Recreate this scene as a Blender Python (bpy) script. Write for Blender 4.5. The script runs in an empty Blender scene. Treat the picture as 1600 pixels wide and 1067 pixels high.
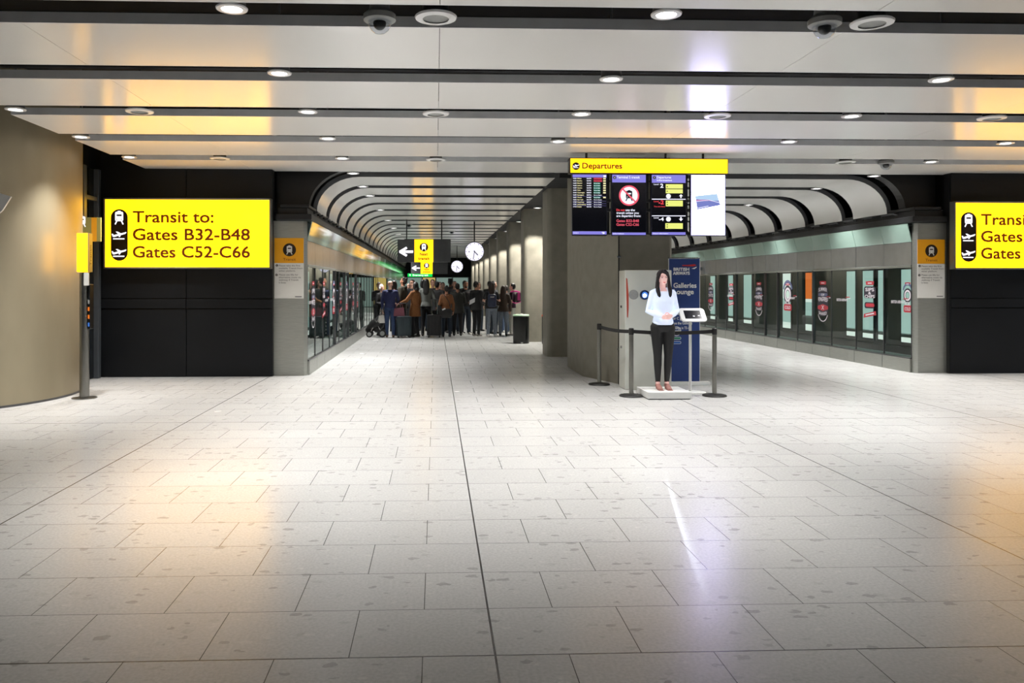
import bpy, bmesh, math, random
from mathutils import Vector, Matrix
S = bpy.context.scene
C = S.collection
V = Vector
PI = math.pi
random.seed(7)

# ------------------------------------------------------------------ camera, world, exposure
YAW = math.atan(47 / 1244.0)
cam_data = bpy.data.cameras.new('camera')
cam_data.sensor_fit = 'HORIZONTAL'
cam_data.sensor_width = 36.0
cam_data.lens = 36.0 * 1244 / 1600
cam_data.shift_x = (800 - 728) / 1600
cam_data.shift_y = -(533.5 - 446) / 1600
cam_data.clip_end = 200
cam = bpy.data.objects.new('camera', cam_data)
cam.location = (0, 0, 1.6)
cam.rotation_euler = (PI / 2, 0, -YAW)
C.objects.link(cam)
S.camera = cam
W = bpy.data.worlds.new('world')
S.world = W
W.use_nodes = True
W.node_tree.nodes['Background'].inputs[0].default_value = (0.85, 0.92, 1.0, 1)
W.node_tree.nodes['Background'].inputs[1].default_value = 0.06
S.view_settings.view_transform = 'Standard'
S.view_settings.look = 'None'
S.view_settings.gamma = 1
S.view_settings.exposure = 0.0
S.view_settings.use_curve_mapping = False
S.cycles.use_denoising = True
S.cycles.max_bounces = 10
S.cycles.diffuse_bounces = 5
S.cycles.glossy_bounces = 5
S.cycles.transparent_max_bounces = 16
S.cycles.sample_clamp_indirect = 6.0
SPOT_W = 555.0           # every downlight's lamp


# ------------------------------------------------------------------ materials
def lin(c):
    return tuple((x / 255 / 12.92) if x / 255 <= 0.04045 else ((x / 255 + 0.055) / 1.055) ** 2.4 for x in c)


def mat(name, col, rough=0.5, metal=0.0, var=0.06, scale=6.0, stretch=(1, 1, 1), emit=None, estr=0.0, coat=0.0, bump=0.0, srgb=True, spec=0.5):
    m = bpy.data.materials.new(name)
    m.use_nodes = True
    nt = m.node_tree
    b = nt.nodes['Principled BSDF']
    c = lin(col) if srgb else col
    b.inputs['Roughness'].default_value = rough
    b.inputs['Metallic'].default_value = metal
    b.inputs['Coat Weight'].default_value = coat
    b.inputs['Coat Roughness'].default_value = 0.15
    b.inputs['Specular IOR Level'].default_value = spec
    if emit is not None:
        b.inputs['Emission Color'].default_value = (*emit, 1)
        b.inputs['Emission Strength'].default_value = estr
    if var > 0:
        tc = nt.nodes.new('ShaderNodeTexCoord')
        mp = nt.nodes.new('ShaderNodeMapping')
        mp.inputs['Scale'].default_value = stretch
        nz = nt.nodes.new('ShaderNodeTexNoise')
        nz.inputs['Scale'].default_value = scale
        nz.inputs['Detail'].default_value = 5
        rp = nt.nodes.new('ShaderNodeValToRGB')
        rp.color_ramp.elements[0].position = 0.3
        rp.color_ramp.elements[1].position = 0.7
        rp.color_ramp.elements[0].color = (*[max(0, x * (1 - var)) for x in c], 1)
        rp.color_ramp.elements[1].color = (*[min(1, x * (1 + var)) for x in c], 1)
        nt.links.new(tc.outputs['Object'], mp.inputs[0])
        nt.links.new(mp.outputs[0], nz.inputs['Vector'])
        nt.links.new(nz.outputs['Fac'], rp.inputs[0])
        nt.links.new(rp.outputs[0], b.inputs['Base Color'])
        if bump:
            bp = nt.nodes.new('ShaderNodeBump')
            bp.inputs['Strength'].default_value = bump
            bp.inputs['Distance'].default_value = 0.01
            nt.links.new(nz.outputs['Fac'], bp.inputs['Height'])
            nt.links.new(bp.outputs[0], b.inputs['Normal'])
    else:
        b.inputs['Base Color'].default_value = (*c, 1)
    return m


def glow(name, col, strength, base=(20, 20, 20)):
    return mat(name, base, 0.35, emit=col, estr=strength, var=0.0)


def glass_mat(name, tint, rough=0.02, boost=1.0):
    m = bpy.data.materials.new(name)
    m.use_nodes = True
    nt = m.node_tree
    nt.nodes.remove(nt.nodes['Principled BSDF'])
    out = nt.nodes['Material Output']
    tr = nt.nodes.new('ShaderNodeBsdfTransparent')
    tr.inputs[0].default_value = (*tint, 1)
    gl = nt.nodes.new('ShaderNodeBsdfGlossy')
    gl.inputs['Roughness'].default_value = rough
    gl.inputs['Color'].default_value = (0.95, 1.0, 0.98, 1)
    fr = nt.nodes.new('ShaderNodeFresnel')
    fr.inputs['IOR'].default_value = 1.5
    mu = nt.nodes.new('ShaderNodeMath')
    mu.operation = 'MULTIPLY'
    mu.use_clamp = True
    mu.inputs[1].default_value = boost
    mx = nt.nodes.new('ShaderNodeMixShader')
    ge = nt.nodes.new('ShaderNodeNewGeometry')       # only the outer face of a pane mirrors
    om = nt.nodes.new('ShaderNodeMath')
    om.operation = 'SUBTRACT'
    om.inputs[0].default_value = 1.0
    nt.links.new(ge.outputs['Backfacing'], om.inputs[1])
    fm = nt.nodes.new('ShaderNodeMath')
    fm.operation = 'MULTIPLY'
    nt.links.new(fr.outputs[0], fm.inputs[0])
    nt.links.new(om.outputs[0], fm.inputs[1])
    nt.links.new(fm.outputs[0], mu.inputs[0])
    nt.links.new(mu.outputs[0], mx.inputs[0])
    nt.links.new(tr.outputs[0], mx.inputs[1])
    nt.links.new(gl.outputs[0], mx.inputs[2])
    nt.links.new(mx.outputs[0], out.inputs[0])
    return m


def floor_mat():
    m = bpy.data.materials.new('terrazzo')
    m.use_nodes = True
    nt = m.node_tree
    N, L = nt.nodes.new, nt.links.new
    b = nt.nodes['Principled BSDF']
    tc = N('ShaderNodeTexCoord')
    sep = N('ShaderNodeSeparateXYZ')
    L(tc.outputs['Object'], sep.inputs[0])

    def math_(op, a, bb=None, clamp=False):
        n = N('ShaderNodeMath')
        n.operation = op
        n.use_clamp = clamp
        for i, x in enumerate((a, bb)):
            if x is None:
                continue
            if isinstance(x, (int, float)):
                n.inputs[i].default_value = x
            else:
                L(x, n.inputs[i])
        return n.outputs[0]

    def mixc(fac, a, c):
        n = N('ShaderNodeMix')
        n.data_type = 'RGBA'
        if isinstance(fac, (int, float)):
            n.inputs[0].default_value = fac
        else:
            L(fac, n.inputs[0])
        for i, x in ((6, a), (7, c)):
            if isinstance(x, tuple):
                n.inputs[i].default_value = (*x, 1)
            else:
                L(x, n.inputs[i])
        return n.outputs[2]
    # running-bond slabs
    mp = N('ShaderNodeMapping')
    mp.inputs['Location'].default_value = (0.057, -3.44 + 0.4977 * 40, 0)
    L(tc.outputs['Object'], mp.inputs[0])
    br = N('ShaderNodeTexBrick')
    br.offset = 0.5
    br.offset_frequency = 2
    br.inputs['Scale'].default_value = 1.0
    br.inputs['Brick Width'].default_value = 0.635
    br.inputs['Row Height'].default_value = 0.4977
    br.inputs['Mortar Size'].default_value = 0.0022
    br.inputs['Mortar Smooth'].default_value = 0.1
    br.inputs['Color1'].default_value = (0.535, 0.535, 0.525, 1)
    br.inputs['Color2'].default_value = (0.56, 0.56, 0.55, 1)
    br.inputs['Mortar'].default_value = (0.06, 0.06, 0.055, 1)
    L(mp.outputs[0], br.inputs['Vector'])
    # stone chips: stretched along X
    mc = N('ShaderNodeMapping')
    mc.inputs['Scale'].default_value = (11, 17, 1)
    L(tc.outputs['Object'], mc.inputs[0])
    dist = N('ShaderNodeTexNoise')
    dist.inputs['Scale'].default_value = 1.6
    dist.inputs['Detail'].default_value = 4
    L(mc.outputs[0], dist.inputs['Vector'])
    vadd = N('ShaderNodeVectorMath')
    vadd.operation = 'MULTIPLY_ADD'
    L(dist.outputs['Color'], vadd.inputs[0])
    vadd.inputs[1].default_value = (0.9, 0.9, 0)
    L(mc.outputs[0], vadd.inputs[2])
    vo = N('ShaderNodeTexVoronoi')
    vo.inputs['Scale'].default_value = 1.0
    vo.inputs['Randomness'].default_value = 1.0
    L(vadd.outputs[0], vo.inputs['Vector'])
    vs = N('ShaderNodeSeparateColor')
    L(vo.outputs['Color'], vs.inputs[0])
    sel = math_('GREATER_THAN', vs.outputs[0], 0.52)
    rad = math_('MULTIPLY', vs.outputs[1], 0.42)
    inside = math_('LESS_THAN', vo.outputs['Distance'], rad)
    chip = math_('MULTIPLY', sel, inside)
    chip_s = math_('MULTIPLY', chip, math_('ADD', math_('MULTIPLY', vs.outputs[2], 0.5), 0.15))
    c1 = mixc(chip_s, br.outputs['Color'], (0.29, 0.288, 0.275))
    lightsel = math_('MULTIPLY', math_('LESS_THAN', vs.outputs[0], 0.18), math_('LESS_THAN', vo.outputs['Distance'], 0.25))
    c1 = mixc(math_('MULTIPLY', lightsel, 0.35), c1, (0.68, 0.67, 0.64))
    fine = N('ShaderNodeTexNoise')
    fine.inputs['Scale'].default_value = 60
    fine.inputs['Detail'].default_value = 3
    L(tc.outputs['Object'], fine.inputs['Vector'])
    fr = N('ShaderNodeMapRange')
    fr.inputs['From Min'].default_value = 0.35
    fr.inputs['From Max'].default_value = 0.65
    fr.inputs['To Min'].default_value = 0.9
    fr.inputs['To Max'].default_value = 1.06
    L(fine.outputs['Fac'], fr.inputs['Value'])
    sc = N('ShaderNodeVectorMath')
    sc.operation = 'SCALE'
    L(c1, sc.inputs[0])
    L(fr.outputs[0], sc.inputs['Scale'])
    # brick mortar again on top of the chips
    c2 = mixc(br.outputs['Fac'], sc.outputs[0], (0.07, 0.07, 0.065))

    def joint(comp, start, period, half):
        w = math_('ADD', comp, -start + period * 20.5)
        w = math_('FLOORED_MODULO', w, period)
        w = math_('ABSOLUTE', math_('SUBTRACT', w, period / 2))
        return math_('LESS_THAN', w, half)
    j = math_('MAXIMUM', joint(sep.outputs[0], 0.257, 3.175, 0.005), joint(sep.outputs[1], 3.437, 0.4977 * 12, 0.004))
    c3 = mixc(j, c2, (0.012, 0.012, 0.012))
    L(c3, b.inputs['Base Color'])
    big = N('ShaderNodeTexNoise')
    big.inputs['Scale'].default_value = 1.3
    L(tc.outputs['Object'], big.inputs['Vector'])
    rr = N('ShaderNodeMapRange')
    rr.inputs['To Min'].default_value = 0.20
    rr.inputs['To Max'].default_value = 0.30
    L(big.outputs['Fac'], rr.inputs['Value'])
    L(rr.outputs[0], b.inputs['Roughness'])
    return m


M = {}
M['floor'] = floor_mat()
M['panel'] = mat('ceiling_enamel', (240, 239, 236), 0.2, var=0.015, scale=0.7, spec=0.6)
M['panel_edge'] = mat('panel_edge_lightened', (226, 228, 230), 0.45, var=0.05)  # hall edges lightened to make up for the little light they get
M['panel_edge_shaded'] = mat('vault_edge_shaded', (92, 94, 96), 0.45, var=0.05)  # darker copy of the edge colour, paints shade into the vault slots
M['void'] = mat('ceiling_void', (26, 26, 28), 0.8, var=0.3, scale=3)
M['duct'] = mat('duct_dark', (46, 46, 48), 0.5, 0.6, var=0.3, scale=5)
M['foil'] = mat('duct_foil', (170, 172, 176), 0.3, 1.0, var=0.3, scale=14, bump=0.8)
M['black'] = mat('black_panel', (15, 18, 22), 0.5, var=0.15, scale=2, spec=0.25)
M['black2'] = mat('black_recess', (12, 12, 13), 0.5, var=0.1)
M['rail'] = mat('rail_dark', (40, 41, 43), 0.4, 0.5, var=0.15)
M['steel'] = mat('brushed_steel', (172, 174, 168), 0.46, 1.0, var=0.10, scale=30, stretch=(0.25, 0.25, 6))
M['steel_dk'] = mat('dark_steel', (104, 104, 106), 0.34, 1.0, var=0.10, scale=14, stretch=(0.4, 0.4, 3))
M['header'] = mat('header_metal', (186, 190, 198), 0.28, 1.0, var=0.08, scale=3)
M['chrome'] = mat('chrome', (200, 200, 200), 0.15, 1.0, var=0.04)
M['post'] = mat('satin_post', (140, 139, 134), 0.3, 1.0, var=0.08, scale=20, stretch=(3, 3, .4))
M['column'] = mat('column_concrete', (128, 124, 112), 0.55, var=0.10, scale=5, bump=0.05)
M['drum'] = mat('drum_wall_metal', (160, 150, 126), 0.38, 0.35, var=0.07, scale=2.2, stretch=(1, 1, .35), bump=0.03)
M['fascia'] = mat('fascia_glass', (140, 166, 156), 0.06, 0.0, var=0.05, scale=2, coat=1.0)
M['pane'] = glass_mat('screen_glass', (0.86, 0.93, 0.91), 0.015, 1.15)
M['train'] = mat('train_body', (34, 37, 38), 0.3, 0.2, var=0.1)
M['train_sill'] = mat('train_sill', (96, 106, 102), 0.4, 0.2, var=0.1)
M['train_win'] = glow('train_window_lit', lin((192, 220, 212)), 0.8)
M['train_win_w'] = glow('train_window_white', lin((235, 240, 232)), 1.1)
M['train_win_o'] = glow('train_window_orange', lin((240, 120, 50)), 1.0)
M['white'] = mat('white_paint', (226, 228, 226), 0.35, var=0.02)
M['white_matt'] = mat('white_matt', (215, 214, 208), 0.6, var=0.02)
M['offwhite'] = mat('cabinet_white', (205, 208, 200), 0.4, var=0.02)
M['lamp'] = glow('lamp_disc', (1.0, 0.97, 0.95), 14)
M['can'] = mat('lamp_can', (96, 97, 99), 0.5, var=0.05)
M['lampring'] = mat('lamp_ring', (235, 235, 235), 0.35, var=0.02)
M['yellow'] = glow('sign_yellow_lit', (1.0, 0.48, 0.002), 4.4)
M['yellow_dim'] = glow('header_yellow_lit', (1.0, 0.50, 0.002), 2.5)
M['ink'] = mat('sign_ink', (30, 14, 4), 0.4, var=0.0)
M['ink_brown'] = mat('sign_brown_ink', (96, 40, 4), 0.4, var=0.0, emit=lin((110, 46, 0)), estr=0.5)
M['ink_pale'] = glow('sign_letter_dim', lin((112, 74, 0)), 1.0)
M['icon_white'] = glow('icon_white_lit', (0.95, 0.93, 1.0), 1.5)
M['hot'] = glow('sign_hot_centre', (1.0, 0.98, 0.45), 1.9)
M['ochre'] = mat('poster_ochre', (226, 158, 12), 0.45, var=0.02)
M['poster'] = mat('poster_white', (214, 214, 210), 0.45, var=0.02)
M['grey_ink'] = mat('poster_grey_ink', (112, 112, 112), 0.5, var=0.0)
M['bronze'] = mat('sign_frame', (150, 150, 142), 0.35, 0.8, var=0.05)
M['screen_black'] = mat('screen_black', (6, 6, 9), 0.12, var=0.0, emit=lin((6, 6, 14)), estr=0.5)
M['bezel'] = mat('screen_bezel', (20, 22, 40), 0.3, var=0.05)
M['lilac'] = glow('screen_lilac', lin((138, 132, 226)), 1.0)
M['scr_white'] = glow('screen_white', (0.86, 0.87, 1.0), 1.2)
M['scr_full'] = glow('screen_full_white', (0.56, 0.53, 1.0), 11.0)
M['scr_red'] = glow('screen_red', lin((255, 70, 80)), 1.0)
M['scr_pink'] = glow('screen_pink', lin((240, 90, 110)), 1.0)
M['scr_green'] = glow('screen_green', lin((16, 120, 90)), 1.0)
M['scr_lime'] = glow('screen_lime', lin((240, 245, 130)), 1.0)
M['scr_cream'] = glow('screen_cream', lin((245, 235, 180)), 1.0)
M['scr_maroon'] = glow('screen_maroon', lin((170, 40, 60)), 1.0)
M['card_a'] = glow('card_blue', lin((120, 130, 200)), 1.0)
M['card_b'] = glow('card_pale', lin((175, 205, 235)), 1.1)
M['card_c'] = glow('card_mauve', lin((190, 130, 190)), 1.0)
M['green_lit'] = glow('sign_green_lit', (0.0, 0.75, 0.10), 1.1)
M['navy'] = mat('banner_navy', (24, 52, 112), 0.45, var=0.03)
M['red'] = mat('red_print', (190, 40, 40), 0.4, var=0.02)
M['rust'] = mat('stripe_red', (176, 70, 48), 0.4, var=0.03)
M['vent'] = mat('vent_grey', (150, 152, 150), 0.6, var=0.05, scale=40)
M['lens_ring'] = mat('lens_ring_blue', (24, 44, 92), 0.2, 0.2, var=0.02)
M['lens'] = glow('projector_lens', (0.75, 0.86, 1.0), 20.0)
M['lens_blue'] = glow('projector_halo', (0.10, 0.28, 0.85), 1.0)
M['belt'] = mat('belt_webbing', (14, 14, 16), 0.6, var=0.2, scale=60)
M['base_blk'] = mat('cast_base', (34, 34, 34), 0.45, 0.2, var=0.1)
M['bin'] = mat('bin_black', (12, 14, 14), 0.3, 0.2, var=0.1)
M['bin_green'] = mat('bin_lid_green', (190, 214, 190), 0.4, var=0.02)
M['bin_orange'] = mat('bin_lid_orange', (232, 110, 80), 0.4, var=0.02)
M['clock'] = glow('clock_face_lit', (0.88, 0.86, 1.0), 1.15)
M['sign_grey'] = mat('sign_grey', (74, 76, 78), 0.25, 0.3, var=0.05)
M['stk_white'] = mat('sticker_white', (214, 208, 214), 0.5, var=0.0)
M['stk_red'] = mat('sticker_red', (166, 44, 56), 0.5, var=0.0)
M['stk_dark'] = mat('sticker_dark', (40, 36, 48), 0.5, var=0.0)
M['stk_blue'] = mat('sticker_blue', (84, 90, 120), 0.5, var=0.0)
M['endglass'] = glow('end_glazing', lin((150, 176, 166)), 0.5, base=(120, 140, 132))
M['endglow'] = glow('end_doorway_yellow', lin((226, 196, 110)), 0.7)
M['frame_grey'] = mat('door_frame_grey', (92, 98, 104), 0.4, 0.5, var=0.06)
M['dark_glass'] = mat('dark_door_glass', (16, 20, 24), 0.06, var=0.0)
M['olive'] = mat('sign_olive', (150, 146, 84), 0.4, var=0.03)
M['tablet'] = mat('tablet_glass', (26, 26, 34), 0.1, var=0.0)
M['tab_mark'] = mat('tablet_mark', (110, 110, 120), 0.3, var=0.0)
M['btn_o'] = glow('button_orange', lin((235, 120, 30)), 1.0)
M['btn_b'] = glow('button_blue', lin((60, 120, 210)), 0.9)


# ------------------------------------------------------------------ mesh helpers
TMP = bpy.data.scenes.new('tmp_build')
_text = {}


def evaluated(ob):
    TMP.collection.objects.link(ob)
    vl = TMP.view_layers[0]
    vl.update()
    dg = vl.depsgraph
    me = bpy.data.meshes.new_from_object(ob.evaluated_get(dg), depsgraph=dg)
    TMP.collection.objects.unlink(ob)
    return me


def text_shape(s, bold=0.0):
    key = (s, bold)
    if key not in _text:
        cu = bpy.data.curves.new('t', 'FONT')
        cu.body = s
        cu.offset = bold
        cu.resolution_u = 3
        ob = bpy.data.objects.new('t', cu)
        me = evaluated(ob)
        vs = [tuple(v.co) for v in me.vertices]
        fs = [tuple(p.vertices) for p in me.polygons]
        x0 = min((v[0] for v in vs), default=0)
        x1 = max((v[0] for v in vs), default=1)
        _text[key] = (vs, fs, x0, x1)
        bpy.data.objects.remove(ob)
        bpy.data.curves.remove(cu)
        bpy.data.meshes.remove(me)
    return _text[key]


class MB:
    """collects shapes into one mesh; self.use(key) sets the material of what follows"""

    def __init__(self, m=None):
        self.bm = bmesh.new()
        self.mats = []
        self.i = 0
        if m:
            self.use(m)

    def use(self, m):
        if m not in self.mats:
            self.mats.append(m)
        self.i = self.mats.index(m)
        return self

    def face(self, vs):
        try:
            f = self.bm.faces.new(vs)
            f.material_index = self.i
            return f
        except ValueError:
            return None

    def box(self, a, b, bev=0.0):
        x0, y0, z0 = a
        x1, y1, z1 = b
        v = [self.bm.verts.new(p) for p in ((x0, y0, z0), (x1, y0, z0), (x1, y1, z0), (x0, y1, z0), (x0, y0, z1), (x1, y0, z1), (x1, y1, z1), (x0, y1, z1))]
        fs = [self.face([v[i] for i in q]) for q in ((3, 2, 1, 0), (4, 5, 6, 7), (0, 1, 5, 4), (1, 2, 6, 5), (2, 3, 7, 6), (3, 0, 4, 7))]
        if bev:
            ed = list({e for f in fs for e in f.edges})
            r = bmesh.ops.bevel(self.bm, geom=ed, offset=bev, segments=2, profile=0.5, affect='EDGES')
            for f in r['faces']:
                f.material_index = self.i
        return self

    def prism(self, poly, vec, bev=0.0):
        """extrude a 3-D polygon along vec"""
        a = [self.bm.verts.new(p) for p in poly]
        b = [self.bm.verts.new(V(p) + V(vec)) for p in poly]
        n = len(a)
        self.face(list(reversed(a)))
        self.face(b)
        for k in range(n):
            self.face([a[k], a[(k + 1) % n], b[(k + 1) % n], b[k]])
        return self

    def rings(self, rings, cap0=True, cap1=True, closed=True):
        R = [[self.bm.verts.new(p) for p in r] for r in rings]
        for a, b in zip(R, R[1:]):
            n = len(a)
            for k in range(n if closed else n - 1):
                self.face([a[k], a[(k + 1) % n], b[(k + 1) % n], b[k]])
        if cap0:
            self.face(list(reversed(R[0])))
        if cap1:
            self.face(R[-1])
        return self

    def lathe(self, prof, c=(0, 0, 0), n=24, axis='z', cap=True):
        rs = []
        for r, h in prof:
            ring = []
            for k in range(n):
                a = 2 * PI * k / n
                p = (r * math.cos(a), r * math.sin(a), h)
                if axis == 'y':
                    p = (p[0], -p[2], p[1])
                elif axis == 'x':
                    p = (p[2], p[0], p[1])
                ring.append((p[0] + c[0], p[1] + c[1], p[2] + c[2]))
            rs.append(ring)
        return self.rings(rs, cap, cap)

    def tube(self, pts, radii, n=10, round_ends=True, flat=1.0, side=None):
        """swept round tube; radii scalar, list, or list of (rx, ry)"""
        pts = [V(p) for p in pts]
        if not isinstance(radii, (list, tuple)):
            radii = [radii] * len(pts)
        rad = [r if isinstance(r, (tuple, list)) else (r, r * flat) for r in radii]
        T = []
        for i in range(len(pts)):
            a = pts[max(i - 1, 0)]
            b = pts[min(i + 1, len(pts) - 1)]
            T.append((b - a).normalized())
        ref = V(side) if side is not None else (V((1, 0, 0)) if abs(T[0].x) < 0.8 else V((0, 1, 0)))
        rs = []

        def ring(p, t, rx, ry):
            u = (ref - t * ref.dot(t)).normalized()
            w = t.cross(u)
            return [p + u * (rx * math.cos(2 * PI * k / n)) + w * (ry * math.sin(2 * PI * k / n)) for k in range(n)]
        if round_ends:
            for q in (0.97, 0.75, 0.4):
                s = math.sqrt(1 - q * q)
                rs.append(ring(pts[0] - T[0] * (min(rad[0]) * q), T[0], rad[0][0] * s, rad[0][1] * s))
        for p, t, r in zip(pts, T, rad):
            rs.append(ring(p, t, *r))
        if round_ends:
            for q in (0.4, 0.75, 0.97):
                s = math.sqrt(1 - q * q)
                rs.append(ring(pts[-1] + T[-1] * (min(rad[-1]) * q), T[-1], rad[-1][0] * s, rad[-1][1] * s))
        return self.rings(rs)

    def ball(self, c, r, nu=12, nv=8, rot=None):
        rx, ry, rz = r if isinstance(r, (tuple, list)) else (r, r, r)
        rs = []
        for j in range(nv + 1):
            ph = -PI / 2 + PI * (0.04 + 0.92 * j / nv)
            ring = []
            for k in range(nu):
                a = 2 * PI * k / nu
                p = V((rx * math.cos(ph) * math.cos(a), ry * math.cos(ph) * math.sin(a), rz * math.sin(ph)))
                if rot is not None:
                    p = rot @ p
                ring.append(p + V(c))
            rs.append(ring)
        return self.rings(rs)

    # flat artwork on a plane: o + x*right + y*up + d*normal
    def plane(self, o, right=(1, 0, 0), up=(0, 0, 1)):
        self.o, self.r, self.u = V(o), V(right), V(up)
        self.nrm = self.r.cross(self.u).normalized()
        return self

    def P(self, x, y, d):
        return self.o + self.r * x + self.u * y + self.nrm * d

    def poly(self, pts, d=0.001):
        vs = [self.bm.verts.new(self.P(x, y, d)) for x, y in pts]
        f = self.face(vs)
        if f and len(pts) > 4:
            r = bmesh.ops.triangulate(self.bm, faces=[f])
            for q in r['faces']:
                q.material_index = self.i
        return self

    def rect(self, x0, y0, x1, y1, d=0.001):
        return self.poly([(x0, y0), (x1, y0), (x1, y1), (x0, y1)], d)

    def rrect(self, x0, y0, x1, y1, r, d=0.001, n=6):
        pts = []
        for cx, cy, a0 in ((x1 - r, y0 + r, -90), (x1 - r, y1 - r, 0), (x0 + r, y1 - r, 90), (x0 + r, y0 + r, 180)):
            for k in range(n + 1):
                a = math.radians(a0 + 90 * k / n)
                pts.append((cx + r * math.cos(a), cy + r * math.sin(a)))
        return self.poly(pts, d)

    def disc(self, x, y, r, d=0.001, n=28, ry=None):
        return self.poly([(x + r * math.cos(2 * PI * k / n), y + (ry or r) * math.sin(2 * PI * k / n)) for k in range(n)], d)

    def ring2(self, x, y, r0, r1, d=0.001, a0=0.0, a1=360.0, n=32):
        for k in range(n):
            p, q = math.radians(a0 + (a1 - a0) * k / n), math.radians(a0 + (a1 - a0) * (k + 1) / n)
            self.poly([(x + r0 * math.cos(p), y + r0 * math.sin(p)), (x + r1 * math.cos(p), y + r1 * math.sin(p)),
                       (x + r1 * math.cos(q), y + r1 * math.sin(q)), (x + r0 * math.cos(q), y + r0 * math.sin(q))], d)
        return self

    def line(self, x0, y0, x1, y1, w, d=0.001):
        t = V((x1 - x0, y1 - y0)).normalized()
        n = V((-t.y, t.x)) * (w / 2)
        return self.poly([(x0 + n.x, y0 + n.y), (x0 - n.x, y0 - n.y), (x1 - n.x, y1 - n.y), (x1 + n.x, y1 + n.y)], d)

    def fat_text(self, s, x, y, h, width, d, fat):
        for i, (a, b) in enumerate(((-1, -1), (1, -1), (1, 1), (-1, 1))):
            self.text(s, x + a * fat, y + b * fat, h, width, d + i * 0.0002)
        return self

    def text(self, s, x, y, h, width=None, d=0.002, bold=0.0, align='l', arc=0.0):
        """cap height h, optional total width"""
        vs, fs, x0, x1 = text_shape(s, bold)
        k = h / 0.65
        kx = k if width is None else width / max(x1 - x0, 1e-4)
        w = (x1 - x0) * kx
        ox = x - (w / 2 if align == 'c' else w if align == 'r' else 0)
        B = []
        for a, b, _ in vs:
            px, py = ox + (a - x0) * kx, y + b * k
            if arc:
                q = ((px - ox) / max(w, 1e-5) - 0.5) * 2
                py += arc * (1 - q * q)
            B.append(self.bm.verts.new(self.P(px, py, d)))
        for f in fs:
            self.face([B[i] for i in f])
        return self

    def build(self, name, parent=None, m=None, smooth=False, local=False, fix=True):
        me = bpy.data.meshes.new(name)
        if fix and smooth:
            bmesh.ops.recalc_face_normals(self.bm, faces=self.bm.faces)
        if parent is not None and not local:
            off = origin_of(parent)
            bmesh.ops.translate(self.bm, verts=self.bm.verts, vec=-off)
        self.bm.to_mesh(me)
        self.bm.free()
        for k in (self.mats or [m]):
            me.materials.append(M[k] if isinstance(k, str) else k)
        if smooth:
            me.shade_smooth()
            if smooth is not True:
                me.set_sharp_from_angle(angle=math.radians(smooth))
        o = bpy.data.objects.new(name, me)
        C.objects.link(o)
        if parent is not None:
            o.parent = parent
        return o


def origin_of(o):
    p = V((0, 0, 0))
    while o is not None:
        p += o.location
        o = o.parent
    return p


def tag(o, label=None, cat=None, group=None, kind=None):
    if label:
        o['label'] = label
    if cat:
        o['category'] = cat
    if group:
        o['group'] = group
    if kind:
        o['kind'] = kind
    return o


def thing(name, label, cat, loc=(0, 0, 0), group=None, rot=0.0):
    o = bpy.data.objects.new(name, None)
    o.empty_display_size = 0.1
    o.location = loc
    o.rotation_euler = (0, 0, rot)
    C.objects.link(o)
    return tag(o, label, cat, group)


def struct(o, label=None):
    return tag(o, label, None, None, 'structure')


def copy_tree(o, parent=None):
    c = o.copy()
    C.objects.link(c)
    if parent is not None:
        c.parent = parent
    for ch in list(o.children):
        copy_tree(ch, c)
    return c


ORD = ['first', 'second', 'third', 'fourth', 'fifth', 'sixth', 'seventh', 'eighth', 'ninth', 'tenth', 'eleventh', 'twelfth', 'thirteenth', 'fourteenth', 'fifteenth', 'sixteenth', 'seventeenth', 'eighteenth', 'nineteenth', 'twentieth']

# ------------------------------------------------------------------ structure
HC = 3.64                # underside of the ceiling panels
XL, XR = -2.29, 8.75     # the two glazed platform screens
YP = 14.22               # front of the two steel end posts
MIR = XL + XR            # mirror: x -> MIR - x


def slab(name, a, b, m, bev=0.0, label=None, kind='structure'):
    return struct(MB(m).box(a, b, bev).build(name), label)


slab('floor', (-12, -5, -0.2), (20, 66, 0), 'floor', label='pale terrazzo slab floor with thin dark joints')
slab('ceiling', (-12, -5, 4.62), (20, 66, 4.8), 'void', label='dark ceiling void above the white panels')


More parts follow.
